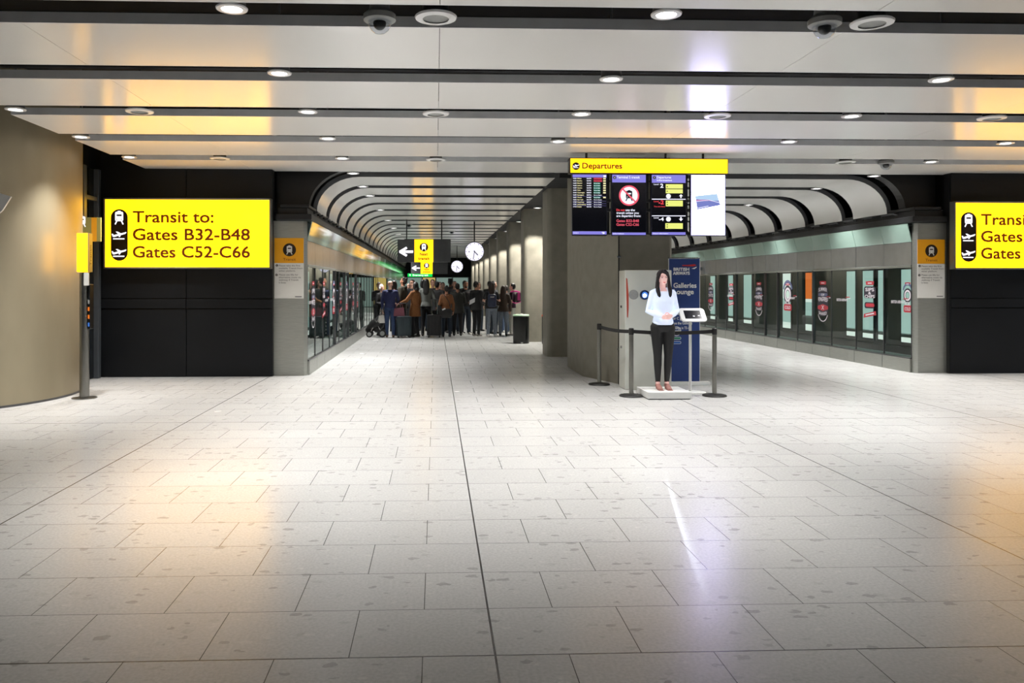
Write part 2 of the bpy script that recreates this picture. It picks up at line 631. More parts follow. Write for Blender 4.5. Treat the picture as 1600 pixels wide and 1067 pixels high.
def ceil_panel(x0, x1, y0, y1, curve=0, label=None):
    """one lateral white ceiling blade; curve -1/+1 adds the downturned quarter round at that end"""
    prof = []
    rx, rz = 0.80, 0.66
    n = 10
    if curve < 0:
        prof += [(XL + 0.06 + rx - rx * math.cos(k * PI / 2 / n), HC - rz + rz * math.sin(k * PI / 2 / n)) for k in range(n + 1)]
    else:
        prof.append((x0, HC))
    if curve > 0:
        prof += [(XR - 0.06 - rx + rx * math.sin(k * PI / 2 / n), HC - rz + rz * math.cos(k * PI / 2 / n)) for k in range(n + 1)]
    else:
        prof.append((x1, HC))
    th = 0.075
    up = []
    for i, (x, z) in enumerate(prof):
        if len(prof) > 2 and 0 < i < len(prof):
            a, b = prof[max(i - 1, 0)], prof[min(i + 1, len(prof) - 1)]
            t = V((b[0] - a[0], b[1] - a[1])).normalized()
            up.append((x - t.y * th, z + t.x * th))
        elif curve < 0 and i == 0:
            up.append((x - th, z))
        elif curve > 0 and i == len(prof) - 1:
            up.append((x + th, z))
        else:
            up.append((x, z + th))
    mb = MB('panel')
    rs = [[(x, y0 + 0.012, z), (x, y1 - 0.012, z), (X, y1 - 0.012, Z), (X, y0 + 0.012, Z)] for (x, z), (X, Z) in zip(prof, up)]
    if curve:
        mb.rings(rs)
    else:                                   # butt-jointed sheets with hairline seams
        cuts = [x0] + [0.03 + 3.25 * q for q in range(-1, 5)] + [x1]
        for xa, xb in zip(cuts, cuts[1:]):
            mb.box((xa + 0.0025, y0 + 0.012, HC), (xb - 0.0025, y1 - 0.012, HC + 0.075))
    o = struct(mb.build('ceiling_panel', smooth=30), label)
    mb = MB('panel_edge_shaded' if curve else 'panel_edge')
    for ya, yb in ((y0, y0 + 0.012), (y1 - 0.012, y1)):
        rs = [[(x, ya, z), (x, yb, z), (X, yb, Z + 0.01), (X, ya, Z + 0.01)] for (x, z), (X, Z) in zip(prof, up)]
        mb.rings(rs)
    mb.build('panel_lip', o, smooth=30)
    return o


for k in range(-2, 5):
    y0 = 6.3 + 1.7 * k
    ceil_panel(-5.07, 15.5, y0, y0 + (1.2 if k < 4 else 1.24), 0, 'white hall ceiling panel, %s from the black end wall' % ORD[4 - k])
NV = 26
for j in range(NV):
    y0 = 15.02 + 1.7 * j
    ceil_panel(XL, 2.26, y0, y0 + 1.26, -1, 'white curved ceiling panel over the crowded platform, %d panels in from the hall' % (j + 1))
    if j < 16:
        ceil_panel(MIR - 2.26, XR, y0, y0 + 1.26, 1, 'white curved ceiling panel over the empty platform, %d panels in from the hall' % (j + 1))

# dark bulkhead over the column line
slab('ceiling_bulkhead', (2.30, 14.75, 3.78), (MIR - 2.30, 59.5, 3.95), 'void', label='dark ceiling bulkhead above the row of columns')
slab('ceiling_beam', (2.30, 14.70, 3.60), (MIR - 2.30, 14.80, 4.62), 'void', label='dark beam where the hall ceiling meets the columns')


# black end walls either side
def end_wall(x0, x1, name):
    mb = MB('black2').box((x0, 14.13, 0), (x1, 14.30, 4.62))
    o = struct(mb.build(name), 'near-black panelled end wall behind the transit sign')
    n = max(1, round((x1 - x0) / 1.5))
    for i in range(n):
        a, b = x0 + (x1 - x0) * i / n, x0 + (x1 - x0) * (i + 1) / n
        for z0, z1, dy in ((0.0, 1.19, 0.0), (1.20, 1.36, 0.02), (1.37, 3.05, 0.0), (3.06, 4.6, 0.0)):
            MB('black').box((a + 0.006, 14.10 - dy, z0 + 0.004), (b - 0.006, 14.131, z1), 0.004).build('wall_panel', o)
    return o


end_wall(-5.85, -2.87, 'wall_left')
end_wall(MIR + 2.87, 16.0, 'wall_right')
slab('wall_left_end', (-7.9, 14.13, 0), (-5.85, 14.3, 4.62), 'black2', label='dark return wall in the corner by the drum wall')


# black spandrels above the platform openings, cut to the ceiling curve
def spandrel(sgn):
    fx = (lambda x: x) if sgn < 0 else (lambda x: MIR - x)
    n = 14
    arc = [(XL - 0.02 + 0.85 - 0.85 * math.cos(k * PI / 2 / n), HC - 0.66 + 0.73 * math.sin(k * PI / 2 / n)) for k in range(n + 1)]
    low = [(-2.88, 2.74), (XL - 0.021, 2.74)] + arc + [(2.3, HC + 0.08)]
    mb = MB('black2')
    mb.rings([[(fx(x), 14.55, z), (fx(x), 14.77, z), (fx(x), 14.77, 4.62), (fx(x), 14.55, 4.62)] for x, z in low])
    bmesh.ops.recalc_face_normals(mb.bm, faces=mb.bm.faces)
    return struct(mb.build('wall_spandrel', smooth=False), 'black wall above the curved platform ceiling')


spandrel(-1)
spandrel(1)


# drum wall on the near side and the glazed doorway behind it
mb = MB('drum')
cx, cy, R = -7.33, 11.75, 2.03
rs = []
for k in range(73):
    a = 2 * PI * k / 72
    rs.append((cx + R * math.cos(a), cy + R * math.sin(a)))
mb.rings([[(x, y, 0) for x, y in rs[:-1]], [(x, y, 4.5) for x, y in rs[:-1]]])
o = struct(mb.build('wall_left_drum', smooth=40), 'curved metal-clad drum wall at the edge of the hall')
for z in (0.02,):
    mb = MB('steel_dk')
    ring = [(cx + (R + 0.004) * math.cos(2 * PI * k / 72), cy + (R + 0.004) * math.sin(2 * PI * k / 72)) for k in range(72)]
    mb.rings([[(x, y, 0.0) for x, y in ring], [(x, y, 0.03) for x, y in ring]])
    mb.build('skirting', o, smooth=40)

d = thing('door_1', 'dark glazed side doorway with grey frames between the drum wall and the black wall', None, (-5.84, 13.0, 0))
d['kind'] = 'structure'
MB('dark_glass').box((-5.90, 12.2, 0.02), (-5.88, 14.1, 3.6)).build('door_glass', d)
for y in (12.35, 13.15, 13.42, 13.98):
    MB('frame_grey').box((-5.92, y - 0.055, 0), (-5.80, y + 0.055, 3.6), 0.006).build('door_post', d)
for z in (2.50, 3.05):
    MB('frame_grey').box((-5.91, 12.3, z), (-5.82, 14.08, z + 0.07), 0.006).build('door_rail', d)
slab('wall_left_side', (-6.1, 12.2, 0), (-5.93, 14.13, 4.6), 'black2', label='dark wall behind the side doorway')


# columns
def rounded(x0, y0, x1, y1, r, n=6):
    pts = []
    for ax, ay, a0 in ((x1 - r, y0 + r, -90), (x1 - r, y1 - r, 0), (x0 + r, y1 - r, 90), (x0 + r, y0 + r, 180)):
        for k in range(n + 1):
            a = math.radians(a0 + 90 * k / n)
            pts.append((ax + r * math.cos(a), ay + r * math.sin(a)))
    return pts


def column(pts, top, label, joint=None):
    mb = MB('column').rings([[(x, y, 0) for x, y in pts], [(x, y, top) for x, y in pts]])
    o = struct(mb.build('column', smooth=35), label)
    if joint:
        jx, jy = joint
        MB('black2').box((jx - 0.008, jy - 0.012, 0.0), (jx + 0.008, jy + 0.01, top)).build('joint', o)
        for z in (0.55, 2.05):
            MB('chrome').box((jx - 0.03, jy - 0.03, z), (jx + 0.03, jy + 0.005, z + 0.03), 0.004).build('clip', o)
    return o


column([(2.59, 13.95), (2.965, 12.82), (3.80, 12.80), (4.17, 13.95), (4.17, 15.6), (2.59, 15.6)], 4.5, 'wide faceted concrete column behind the white cabinet and departures screens', (2.965, 12.815))
YC = [17.75 + 4.75 * i for i in range(9)]
for i, y in enumerate(YC):
    column(rounded(2.50, y, 3.98, y + 0.95, 0.12), 3.85, 'concrete column with rounded corners, %s in the row behind the faceted column' % ORD[i])


# end post, rail and screen bays of one platform side
def side(sgn):
    fx = (lambda x: x) if sgn < 0 else (lambda x: MIR - x)

    def bx(m, x0, y0, z0, x1, y1, z1, bev=0.0, mb=None):
        mb = mb or MB(m)
        a, b = sorted((fx(x0), fx(x1)))
        return mb.box((a, y0, z0), (b, y1, z1), bev)
    sn = 'left' if sgn < 0 else 'right'
    where = 'crowded' if sgn < 0 else 'empty'
    # steel end post
    pts = [(-2.89, YP), (XL - 0.05, YP), (XL, YP + 0.05), (XL, YP + 0.10), (-2.89, YP + 0.10)]
    P = [(fx(x), y) for x, y in pts]
    if sgn > 0:
        P.reverse()
    mb = MB('steel').rings([[(x, y, 0) for x, y in P], [(x, y, 2.745) for x, y in P]])
    struct(mb.build('pillar_%s' % sn), 'brushed steel end post of the %s platform screen' % where)
    # rail along the top of the screen
    r = struct(bx('rail', -2.82, YP - 0.10, 2.755, XL + 0.10, 60, 2.86, 0.01).build('trim_%s' % sn), 'dark service rail running along the top of the %s platform screen' % where)
    bx('black2', -2.80, YP - 0.02, 2.86, XL + 0.02, 60, 2.98, 0.01).build('rail_channel', r)
    bx('rail', -2.74, YP - 0.06, 2.98, XL + 0.05, 60, 3.03, 0.008).build('rail_cap', r)
    mb = MB('rail')
    y = YP + 0.5
    while y < 52:
        mb.tube([(fx(XL + 0.06), y, 2.93), (fx(XL + 0.10), y + 0.03, 2.95), (fx(XL + 0.10), y + 0.42, 2.95), (fx(XL + 0.06), y + 0.45, 2.93)], 0.018, 6)
        y += 0.72
    mb.build('rail_clip', r)
    # bays
    ys = [14.33, 15.24, 16.28, 17.31, 18.12, 18.97, 20.04, 20.82, 21.68, 22.87, 23.68, 24.6, 25.6]
    while ys[-1] < 58:
        ys.append(ys[-1] + 1.0)
    strong = {4, 6, 7, 9}
    nb = 18 if sgn < 0 else 20
    for i in range(len(ys) - 1):
        y0, y1 = ys[i], ys[i + 1]
        if i >= nb:
            y1 = ys[-1]
        lab = 'glazed platform screen bay, %s from the steel end post on the %s platform' % (ORD[i] if i < 20 else 'last', where)
        if i == nb:
            lab = 'distant run of glazed platform screen at the far end of the %s platform' % where
        t = thing('screen_bay', lab, 'glass screen', (fx(XL), y0, 0), 'platform screen bays on the %s side' % where)
        g = 0.006
        bx('steel', XL - 0.02, y0 + g, 0.0, XL + 0.035, y1 - g, 0.245, 0.006).build('kick_plate', t)
        bx('pane', XL - 0.022, y0 + 0.004, 0.26, XL - 0.008, y1 - 0.004, 1.93).build('glass_pane', t)
        bx('header', XL - 0.02, y0 + g, 1.975, XL, y1 - g, 2.40, 0.004).build('header_panel', t)
        bx('steel', XL - 0.02, y0, 1.93, XL + 0.02, y1, 1.97, 0.004).build('head_rail', t)
        bx('steel_dk', XL - 0.02, y0, 0.245, XL + 0.03, y1, 0.268, 0.003).build('sill_rail', t)
        xs = [(XL + 0.0, 2.405), (XL + 0.085, 2.745), (XL + 0.07, 2.75), (XL - 0.015, 2.41)]
        P = [(fx(x), y0 + g, z) for x, z in xs]
        mb = MB('fascia').prism(P if sgn > 0 else list(reversed(P)), (0, y1 - y0 - 2 * g, 0))
        mb.build('sloped_fascia', t)
        w = 0.022 if i in strong else 0.010
        bx('steel_dk', XL - 0.03, y0 + 0.001, 0.255, XL + (0.03 if i in strong else 0.004), y0 + 2 * w, 1.94, 0.003).build('mullion', t)
        if i < nb and i < 13:
            # lettering on the glass of every other bay
            mb = MB('stk_white')
            right = (0, -1, 0) if sgn > 0 else (0, 1, 0)
            yl = {0: 14.98, 2: 17.06, 3: 17.9, 5: 19.55, 7: 21.55, 9: 23.6}.get(i)
            if yl:
                org = (fx(XL + 0.004), yl if sgn > 0 else yl - 0.5, 1.262)
                mb.plane(org, right)
                mb.text('BRITISH AIRWAYS', 0, 0, 0.052, 0.46, d=0.002, bold=0.012)
                mb.use('stk_red').poly([(0.36, 0.075), (0.54, 0.085), (0.56, 0.098), (0.42, 0.1)], 0.002)
                mb.use('stk_white').poly([(0.48, 0.055), (0.56, 0.06), (0.58, 0.075), (0.5, 0.07)], 0.002)
                mb.build('lettering', t)
        if i >= nb:
            break
    # wall behind the screen: transit tunnel
    struct(bx('black2', -6.4, 14.5, 0, -6.2, 62, 4.4).build('wall_%s_tunnel' % sn), 'dark tunnel wall behind the %s platform screen' % where)


side(-1)
side(1)

# far end of the crowded platform: dark bulkhead, glazing, lit doorway
o = struct(MB('black').box((XL - 0.5, 58.5, 2.22), (2.8, 58.9, 4.4)).build('wall_far'), 'dark bulkhead wall across the far end of the crowded platform')
w = thing('window_1', 'pale green glazing across the far end of the crowded platform', None, (0, 58.7, 0))
w['kind'] = 'structure'
for x0, x1, m in ((-2.3, -1.05, 'endglass'), (-0.95, -0.05, 'endglow'), (0.05, 1.2, 'endglass'), (1.25, 2.4, 'endglass')):
    MB(m).box((x0, 58.68, 0.05), (x1, 58.72, 2.18)).build('glass_pane', w)
for x in (-2.3, -1.0, 0.0, 1.225, 2.42):
    MB('frame_grey').box((x - 0.05, 58.6, 0), (x + 0.05, 58.74, 2.22)).build('frame_post', w)
slab('wall_far_right', (4.0, 46.0, 0), (XR + 3, 46.2, 4.5), 'black', label='dark wall at the far end of the empty platform')
slab('wall_far_end', (XL - 4.2, 59.0, 0), (4.5, 59.2, 4.6), 'black2', label='dark end wall of the tunnel')

# ------------------------------------------------------------------ services in the open slots of the ceiling
for i, (x0, x1, y, z, r, m) in enumerate(((-6, 14, 5.84, 4.02, 0.05, 'duct'), (-6, 14, 5.78, 4.25, 0.035, 'duct'), (-6, 14, 7.57, 4.12, 0.04, 'duct'), (-5.5, 9, 9.26, 4.12, 0.045, 'duct'), (-6, 14, 6.36, 4.50, 0.06, 'duct'))):
    t = MB(m).tube([(x0, y, z), (x1, y, z)], r, 10, False)
    tag(t.build('service_pipe', smooth=30), 'dark service pipe in the %s open ceiling slot from the black wall, %s' % (ORD[(5, 5, 4, 3, 5)[i]], ('thick, low', 'thin, high', 'slim', 'round', 'thickest, highest')[i]), 'pipe', 'ceiling service pipes')
for i, (x0, x1, y) in enumerate(((0.75, 1.35, 6.09), (4.15, 5.2, 6.09))):
    mb = MB('foil')
    n = 26
    MB('duct').tube([((x0 + x1) / 2, y, 4.3), ((x0 + x1) / 2, y, 4.63)], 0.012, 6, False).build('duct_hanger')
    mb.rings([[(x0 + (x1 - x0) * k / n, y + (0.17 + 0.012 * (k % 2)) * math.cos(2 * PI * q / 16), 4.17 + (0.15 + 0.012 * (k % 2)) * math.sin(2 * PI * q / 16)) for q in range(16)] for k in range(n + 1)])
    hg = bpy.data.objects['duct_hanger' if i == 0 else 'duct_hanger.001']
    hg.parent = tag(mb.build('flexible_duct', smooth=False), 'crinkled silver duct in the front ceiling slot, %s' % ('short, before the departures screens' if i == 0 else 'long, past the second speaker ring'), 'duct')
for i, x in enumerate((-2.6, 0.6, 2.5, 4.4)):
    tag(MB('duct').box((x, 5.80, 3.94), (x + 0.05, 5.88, 4.63)).build('hanger_bracket'), 'dark steel hanger in the front ceiling slot, %s from the drum wall' % ORD[i], 'bracket', 'ceiling hangers')


# ------------------------------------------------------------------ ceiling fittings
def make_downlight(stem=True):
    t = thing('downlight', 'x', 'light')
    MB('lampring').lathe([(0.078, 0.0), (0.112, 0.002), (0.116, 0.012), (0.105, 0.02), (0.078, 0.022)], n=28, cap=False).build('trim_ring', t, smooth=35, local=True)
    hh = 0.16 if stem else 0.05
    mb = MB('can').lathe([(0.100, 0.019), (0.100, hh), (0.05, hh + 0.01), (0.004, hh + 0.01)], n=24)
    if stem:
        mb.tube([(0, 0, hh), (0, 0, 1.0)], 0.012, 6, False)
    mb.build('lamp_can', t, smooth=35, local=True)
    MB('lamp').lathe([(0.001, 0.012), (0.079, 0.012), (0.079, 0.018), (0.001, 0.018)], n=28).build('lamp_lens', t, local=True)
    return t


SPOT = bpy.data.lights.new('downlight_beam', 'SPOT')
SPOT.energy = SPOT_W
SPOT.spot_size = math.radians(88)
SPOT.spot_blend = 1.0
SPOT.shadow_soft_size = 0.07
SPOT.color = (1.0, 0.978, 0.955)
WASH = bpy.data.lights.new('column_wash_beam', 'SPOT')
WASH.energy = 520
WASH.spot_size = math.radians(95)
WASH.spot_blend = 0.25
WASH.shadow_soft_size = 0.06
WASH.color = (1.0, 0.96, 0.88)

VAULT = SPOT.copy()
VAULT.name = 'platform_downlight_beam'
VAULT.energy = 800
VAULT.spot_size = math.radians(105)
dl0 = {True: make_downlight(), False: make_downlight(False)}
used = {True: False, False: False}


def downlight(x, y, label, z=HC - 0.012, data=SPOT, group='ceiling downlights'):
    k = data is not WASH
    t = copy_tree(dl0[k]) if used[k] else dl0[k]
    fresh = not used[k]
    used[k] = True
    t.location = (x, y, z)
    t['label'] = label
    t['group'] = group
    for ch in list(t.children):
        if ch.type == 'LIGHT':
            ch.data = data
            return
    l = bpy.data.objects.new('beam', data)
    l.location = (0, 0, -0.004)
    l.parent = t
    C.objects.link(l)


GAP = [5.92, 7.70, 9.40, 11.10, 12.82, 14.52]
COLX = [-4.86, -1.5, 1.73, 5.0, 8.15, 11.4]
colname = ['near the drum wall', 'over the crowded side', 'before the departures screens', 'beside the departures screens', 'towards the empty platform', 'beyond the empty platform corner']
for g, y in enumerate(GAP):
    for c, x in enumerate(COLX):
        if g == 0 and c in (0, 3, 4, 5):
            continue
        if g == 1 and c in (0, 4, 5):
            continue
        if g == 4 and c in (2, 3):
            continue
        if g == 5 and c in (0, 2, 3):
            continue
        yy = y + (0.1 if (g in (1, 3) and c == 2) else 0)
        downlight(x, yy, 'downlight %s, %s ceiling slot from the black wall' % (colname[c], ORD[5 - g]))
for n, j in enumerate((0, 1, 3, 5, 7, 9, 11, 14, 17)):
    downlight(-1.5, 16.45 + 1.7 * j, 'round downlight in the curved ceiling over the crowded platform, %s from the hall' % ORD[n], data=VAULT)
for n, j in enumerate((0, 2, 4, 6, 9, 12)):
    downlight(8.0 if j < 2 else 7.9, 16.45 + 1.7 * j, 'round downlight in the curved ceiling over the empty platform, %s from the hall' % ORD[n], data=VAULT)
for n in range(1, 9):
    yc = 17.75 + 4.75 * n
    downlight(2.79, yc - 0.72, 'downlight washing the front of the %s rounded column from the hall' % ORD[n], 3.72, WASH, 'column downlights')
    if n < 3:
        downlight(MIR - 2.79, yc - 0.72, 'downlight beside the %s rounded column, on its empty platform side' % ORD[n], 3.72, WASH, 'column downlights')


def make_speaker():
    t = thing('ceiling_speaker', 'x', 'speaker')
    MB('lampring').lathe([(0.100, 0.0), (0.155, 0.006), (0.160, 0.02), (0.150, 0.028), (0.110, 0.028), (0.100, 0.014)], n=32, cap=False).build('speaker_ring', t, smooth=35, local=True)
    MB('vent').lathe([(0.001, 0.020), (0.06, 0.016), (0.104, 0.008), (0.104, 0.03), (0.001, 0.03)], n=32).build('speaker_grille', t, smooth=35, local=True)
    MB('black2').lathe([(0.10, 0.028), (0.10, 0.25), (0.013, 0.255), (0.012, 1.02)], n=20).build('speaker_can', t, smooth=35, local=True)
    return t


sp0 = make_speaker()
first = True
for g, y in ((0, 6.05), (2, 9.44), (4, 12.9)):
    for c, x in enumerate((-3.46, 0.0, 3.38, 6.76)):
        if g == 0 and c in (0, 3):
            continue
        if g == 4 and c == 2:
            continue
        t = sp0 if first else copy_tree(sp0)
        first = False
        t.location = (x, y, HC - 0.02)
        t['label'] = 'white ring speaker, %s ceiling slot from the black wall, %s' % (ORD[5 - g], ('above the transit sign', 'over the crowded side', 'by the departures screens', 'over the empty side')[c])
        t['group'] = 'ceiling speakers'


def make_camera():
    t = thing('dome_camera', 'x', 'security camera')
    MB('vent').lathe([(0.11, 0.0), (0.125, 0.01), (0.125, 0.05), (0.08, 0.09), (0.06, 0.30), (0.02, 0.31), (0.015, 1.02)], n=28).build('camera_housing', t, smooth=35, local=True)
    mb = MB('domeglass')
    mb.lathe([(0.01, -0.092), (0.04, -0.086), (0.066, -0.066), (0.085, -0.034), (0.092, 0.0), (0.09, 0.004)], n=24)
    mb.build('clear_dome', t, smooth=60, local=True)
    MB('black2').ball((0.0, 0.0, -0.015), (0.05, 0.05, 0.05)).build('lens_ball', t, smooth=True, local=True)
    return t


M['domeglass'] = glass_mat('dome_clear', (0.72, 0.74, 0.78), 0.03, 1.4)
dc0 = make_camera()
for i, (x, y, z, lb) in enumerate(((-0.43, 6.12, 3.62, 'clear dome camera in the front ceiling slot beside the speaker ring over the crowded side'), (3.03, 6.1, 3.62, 'clear dome camera in the front ceiling slot over the departures screens side'), (7.5, 13.0, 3.62, 'small dark dome camera in the ceiling slot near the empty platform'))):
    t = dc0 if i == 0 else copy_tree(dc0)
    t.location = (x, y, z)
    t['label'] = lb
for i, (x, y) in enumerate(((-0.9, 26.57), (0.6, 29.97))):
    t = copy_tree(dc0)
    t.location = (x, y, 3.62)
    t['label'] = 'tiny dome camera hanging over the crowd, %s' % ('before the arrow sign' if i == 0 else 'past the arrow sign')


# ------------------------------------------------------------------ pictograms
def train_icon(mb, x, y, h, white, dark, d=0.002):
    """front view of a train, h tall, centred at x, y"""
    s = h
    mb.use(white)
    mb.rrect(x - 0.27 * s, y - 0.24 * s, x + 0.27 * s, y + 0.40 * s, 0.10 * s, d)
    mb.rect(x - 0.10 * s, y + 0.39 * s, x + 0.10 * s, y + 0.46 * s, d)
    mb.line(x - 0.16 * s, y - 0.24 * s, x - 0.27 * s, y - 0.46 * s, 0.085 * s, d)
    mb.line(x + 0.16 * s, y - 0.24 * s, x + 0.27 * s, y - 0.46 * s, 0.085 * s, d)
    mb.use(dark)
    mb.rrect(x - 0.17 * s, y + 0.10 * s, x + 0.17 * s, y + 0.22 * s, 0.03 * s, d + 0.001)
    mb.disc(x - 0.15 * s, y - 0.12 * s, 0.035 * s, d + 0.001, 10)
    mb.disc(x + 0.15 * s, y - 0.12 * s, 0.035 * s, d + 0.001, 10)


def plane_icon(mb, x, y, w, white, d=0.002):
    """aeroplane taking off over a runway bar; w wide, centred"""
    s = w
    mb.use(white)
    mb.poly([(x - .48 * s, y + .06 * s), (x - .40 * s, y + .08 * s), (x - .33 * s, y - .01 * s), (x + .36 * s, y + .16 * s), (x + .47 * s, y + .20 * s), (x + .49 * s, y + .14 * s), (x + .40 * s, y + .06 * s), (x - .30 * s, y - .14 * s), (x - .40 * s, y - .13 * s)], d)
    mb.poly([(x - .05 * s, y + .06 * s), (x + .14 * s, y + .10 * s), (x - .10 * s, y + .22 * s), (x - .21 * s, y + .21 * s)], d)
    mb.poly([(x - .02 * s, y - .02 * s), (x + .14 * s, y + .02 * s), (x + .08 * s, y - .13 * s), (x + .0 * s, y - .15 * s)], d)
    mb.line(x - .38 * s, y - .26 * s, x + .36 * s, y - .26 * s, 0.075 * s, d)


# ------------------------------------------------------------------ big yellow transit signs
def transit_sign(x0, label):
    w, z0, z1, yf = 2.86, 1.89, 3.11, 13.93
    t = thing('transit_sign', label, 'sign', (x0 + w / 2, yf, z0), 'yellow transit signs')
    MB('bronze').box((x0, yf + 0.02, z0), (x0 + w, yf + 0.14, z1), 0.004).build('sign_case', t)
    fr = MB('bronze')
    for a, b in (((x0, z0), (x0 + w, z0 + 0.028)), ((x0, z1 - 0.028), (x0 + w, z1)), ((x0, z0), (x0 + 0.028, z1)), ((x0 + w - 0.028, z0), (x0 + w, z1))):
        fr.box((a[0], yf, a[1]), (b[0], yf + 0.03, b[1]), 0.003)
    fr.build('sign_frame', t)
    MB('yellow').box((x0 + 0.028, yf + 0.012, z0 + 0.028), (x0 + w - 0.028, yf + 0.022, z1 - 0.028)).build('lit_face', t)
    k = w / (1510 - 66)          # photo-crop units of the artwork
    org = (x0, yf + 0.012, z1)
    mb = MB('ink').plane(org)
    X = lambda px: (px - 66) * k
    Y = lambda py: -(py - 50) * k
    mb.rrect(X(128), Y(598), X(274), Y(148), 73 * k - 0.001, 0.002, 10)
    train_icon(mb, X(200), Y(222), 128 * k, 'icon_white', 'ink', 0.004)
    plane_icon(mb, X(198), Y(372), 132 * k, 'icon_white', 0.004)
    plane_icon(mb, X(198), Y(524), 132 * k, 'icon_white', 0.004)
    mb.build('pictogram_strip', t)
    mb = MB('ink_brown').plane(org)
    cap = 92 * k
    mb.fat_text('Transit to:', X(318), Y(262), cap, (1010 - 318) * k, 0.002, 0.0055)
    mb.fat_text('Gates B32-B48', X(318), Y(415), cap, (1325 - 318) * k, 0.002, 0.0055)
    mb.fat_text('Gates C52-C66', X(318), Y(568), cap, (1325 - 318) * k, 0.002, 0.0055)
    mb.build('lettering', t)
    return t


transit_sign(-5.72, 'large lit yellow sign for transit to gates on the wall near the drum wall')
transit_sign(9.29, 'large lit yellow transit sign cut by the picture edge, past the empty platform')


# ------------------------------------------------------------------ white and ochre posters on the steel posts
def poster(x0, x1, z0, z1, y, label):
    t = thing('transit_poster', label, 'poster', ((x0 + x1) / 2, y, z0), 'transit posters on the steel posts')
    MB('poster').box((x0, y - 0.006, z0), (x1, y, z1)).build('sheet', t)
    w, h = x1 - x0, z1 - z0
    k = w / (480 - 70)
    mb = MB('ochre').plane((x0, y - 0.006, z1))
    X = lambda px: (px - 70) * k
    Y = lambda py: -(py - 103) * h / (940 - 103)
    mb.rect(0, Y(450), w, 0, 0.001)
    mb.use('ink').disc(X(280), Y(266), 92 * k, 0.002)
    train_icon(mb, X(280), Y(268), 140 * k, 'poster', 'ink', 0.003)
    mb.use('ink_brown').text('Transit', X(280), Y(416), 34 * k, 178 * k, 0.002, 0.006, 'c')
    mb.build('title_panel', t)
    mb = MB('grey_ink').plane((x0, y - 0.006, z1))
    for i, (py, s, wd) in enumerate(((496, 'Please take the first', 300), (532, 'available Transit from', 330), (568, 'either platform.', 232), (622, 'Please use lifts for', 270), (658, 'alternative route via', 308), (694, 'walkway if Transit', 274), (730, 'is busy.', 104))):
        mb.text(s, X(132), Y(py), 22 * k, wd * k, 0.002, 0.012)
    mb.rect(X(358), Y(922), X(452), Y(908), 0.002)
    mb.use('ink').disc(X(104), Y(482), 17 * k, 0.002, 14).disc(X(100), Y(613), 17 * k, 0.002, 14)
    mb.use('poster').rect(X(100), Y(490), X(106), Y(474), 0.003).rect(X(97), Y(621), X(103), Y(605), 0.003)
    mb.build('notice_text', t)


poster(-2.855, -2.34, 1.37, 2.44, YP - 0.004, 'transit poster with ochre top on the steel post by the crowded platform')
poster(MIR + 2.34 - 0.02, MIR + 2.835, 1.37, 2.44, YP - 0.004, 'transit poster with ochre top on the steel post by the empty platform')

# ------------------------------------------------------------------ departures header and four screens
YB = 12.12
kx = 2.44 / (1590 - 8)     # artwork units of the 1600x832 crop
BX0 = 2.055
BZ1 = 3.545


def bX(px):
    return BX0 + (px - 8) * kx


def bZ(py):
    return BZ1 - (py - 52) * kx


t = thing('departures_sign', 'long lit yellow departures header hanging over the four screens', 'sign', (BX0 + 1.22, YB, bZ(200)))
MB('rail').box((bX(2), YB - 0.01, bZ(200)), (bX(1596), YB + 0.16, bZ(46)), 0.006).build('sign_case', t)
MB('yellow_dim').box((bX(10), YB - 0.018, bZ(194)), (bX(1588), YB - 0.009, bZ(54))).build('lit_face', t)
mb = MB('ink').plane((0, YB - 0.018, 0))
mb.disc(bX(64), bZ(130), 38 * kx, 0.001)
plane_icon(mb, bX(64), bZ(128), 66 * kx, 'icon_white', 0.002)
mb.use('ink_brown').fat_text('Departures', bX(128), bZ(152), 52 * kx, 396 * kx, 0.001, 0.0032)
mb.build('lettering', t)
for px in (180, 980, 1360):
    MB('rail').tube([(bX(px), YB + 0.08, bZ(48)), (bX(px), YB + 0.08, 4.62)], 0.018, 8, False).build('hanger_rod', t)
for py in (262, 452, 540, 790):
    MB('rail').box((bX(60), YB + 0.10, bZ(py + 12)), (bX(1560), YB + 0.13, bZ(py))).build('mounting_rail', t)
for px in (400, 797, 1192):
    mb = MB('rail')
    mb.box((bX(px) - 0.02, YB + 0.09, bZ(800)), (bX(px) + 0.02, YB + 0.13, bZ(195)))
    for py in (450, 545):
        mb.box((bX(px) - 0.03, YB + 0.04, bZ(py + 30)), (bX(px) + 0.03, YB + 0.12, bZ(py)), 0.005)
    mb.build('bracket', t)


def display(x0, x1, label):
    t = thing('display_screen', label, 'screen', (bX((x0 + x1) / 2), YB, bZ(815)), 'departure screens')
    MB('bezel').box((bX(x0 - 6), YB + 0.0, bZ(818)), (bX(x1 + 6), YB + 0.075, bZ(206)), 0.005).build('screen_case', t)
    mb = MB('screen_black').plane((0, YB - 0.001, 0))
    mb.rect(bX(x0), bZ(812), bX(x1), bZ(211), 0.001)
    return t, mb


def RX(mb, m, x0, y0, x1, y1, d=0.002):
    mb.use(m).rect(bX(x0), bZ(y1), bX(x1), bZ(y0), d)


def TX(mb, m, s, x, y, cap, w, d=0.003, bold=0.012):
    mb.use(m).text(s, bX(x), bZ(y), cap * kx, w * kx, d, bold)


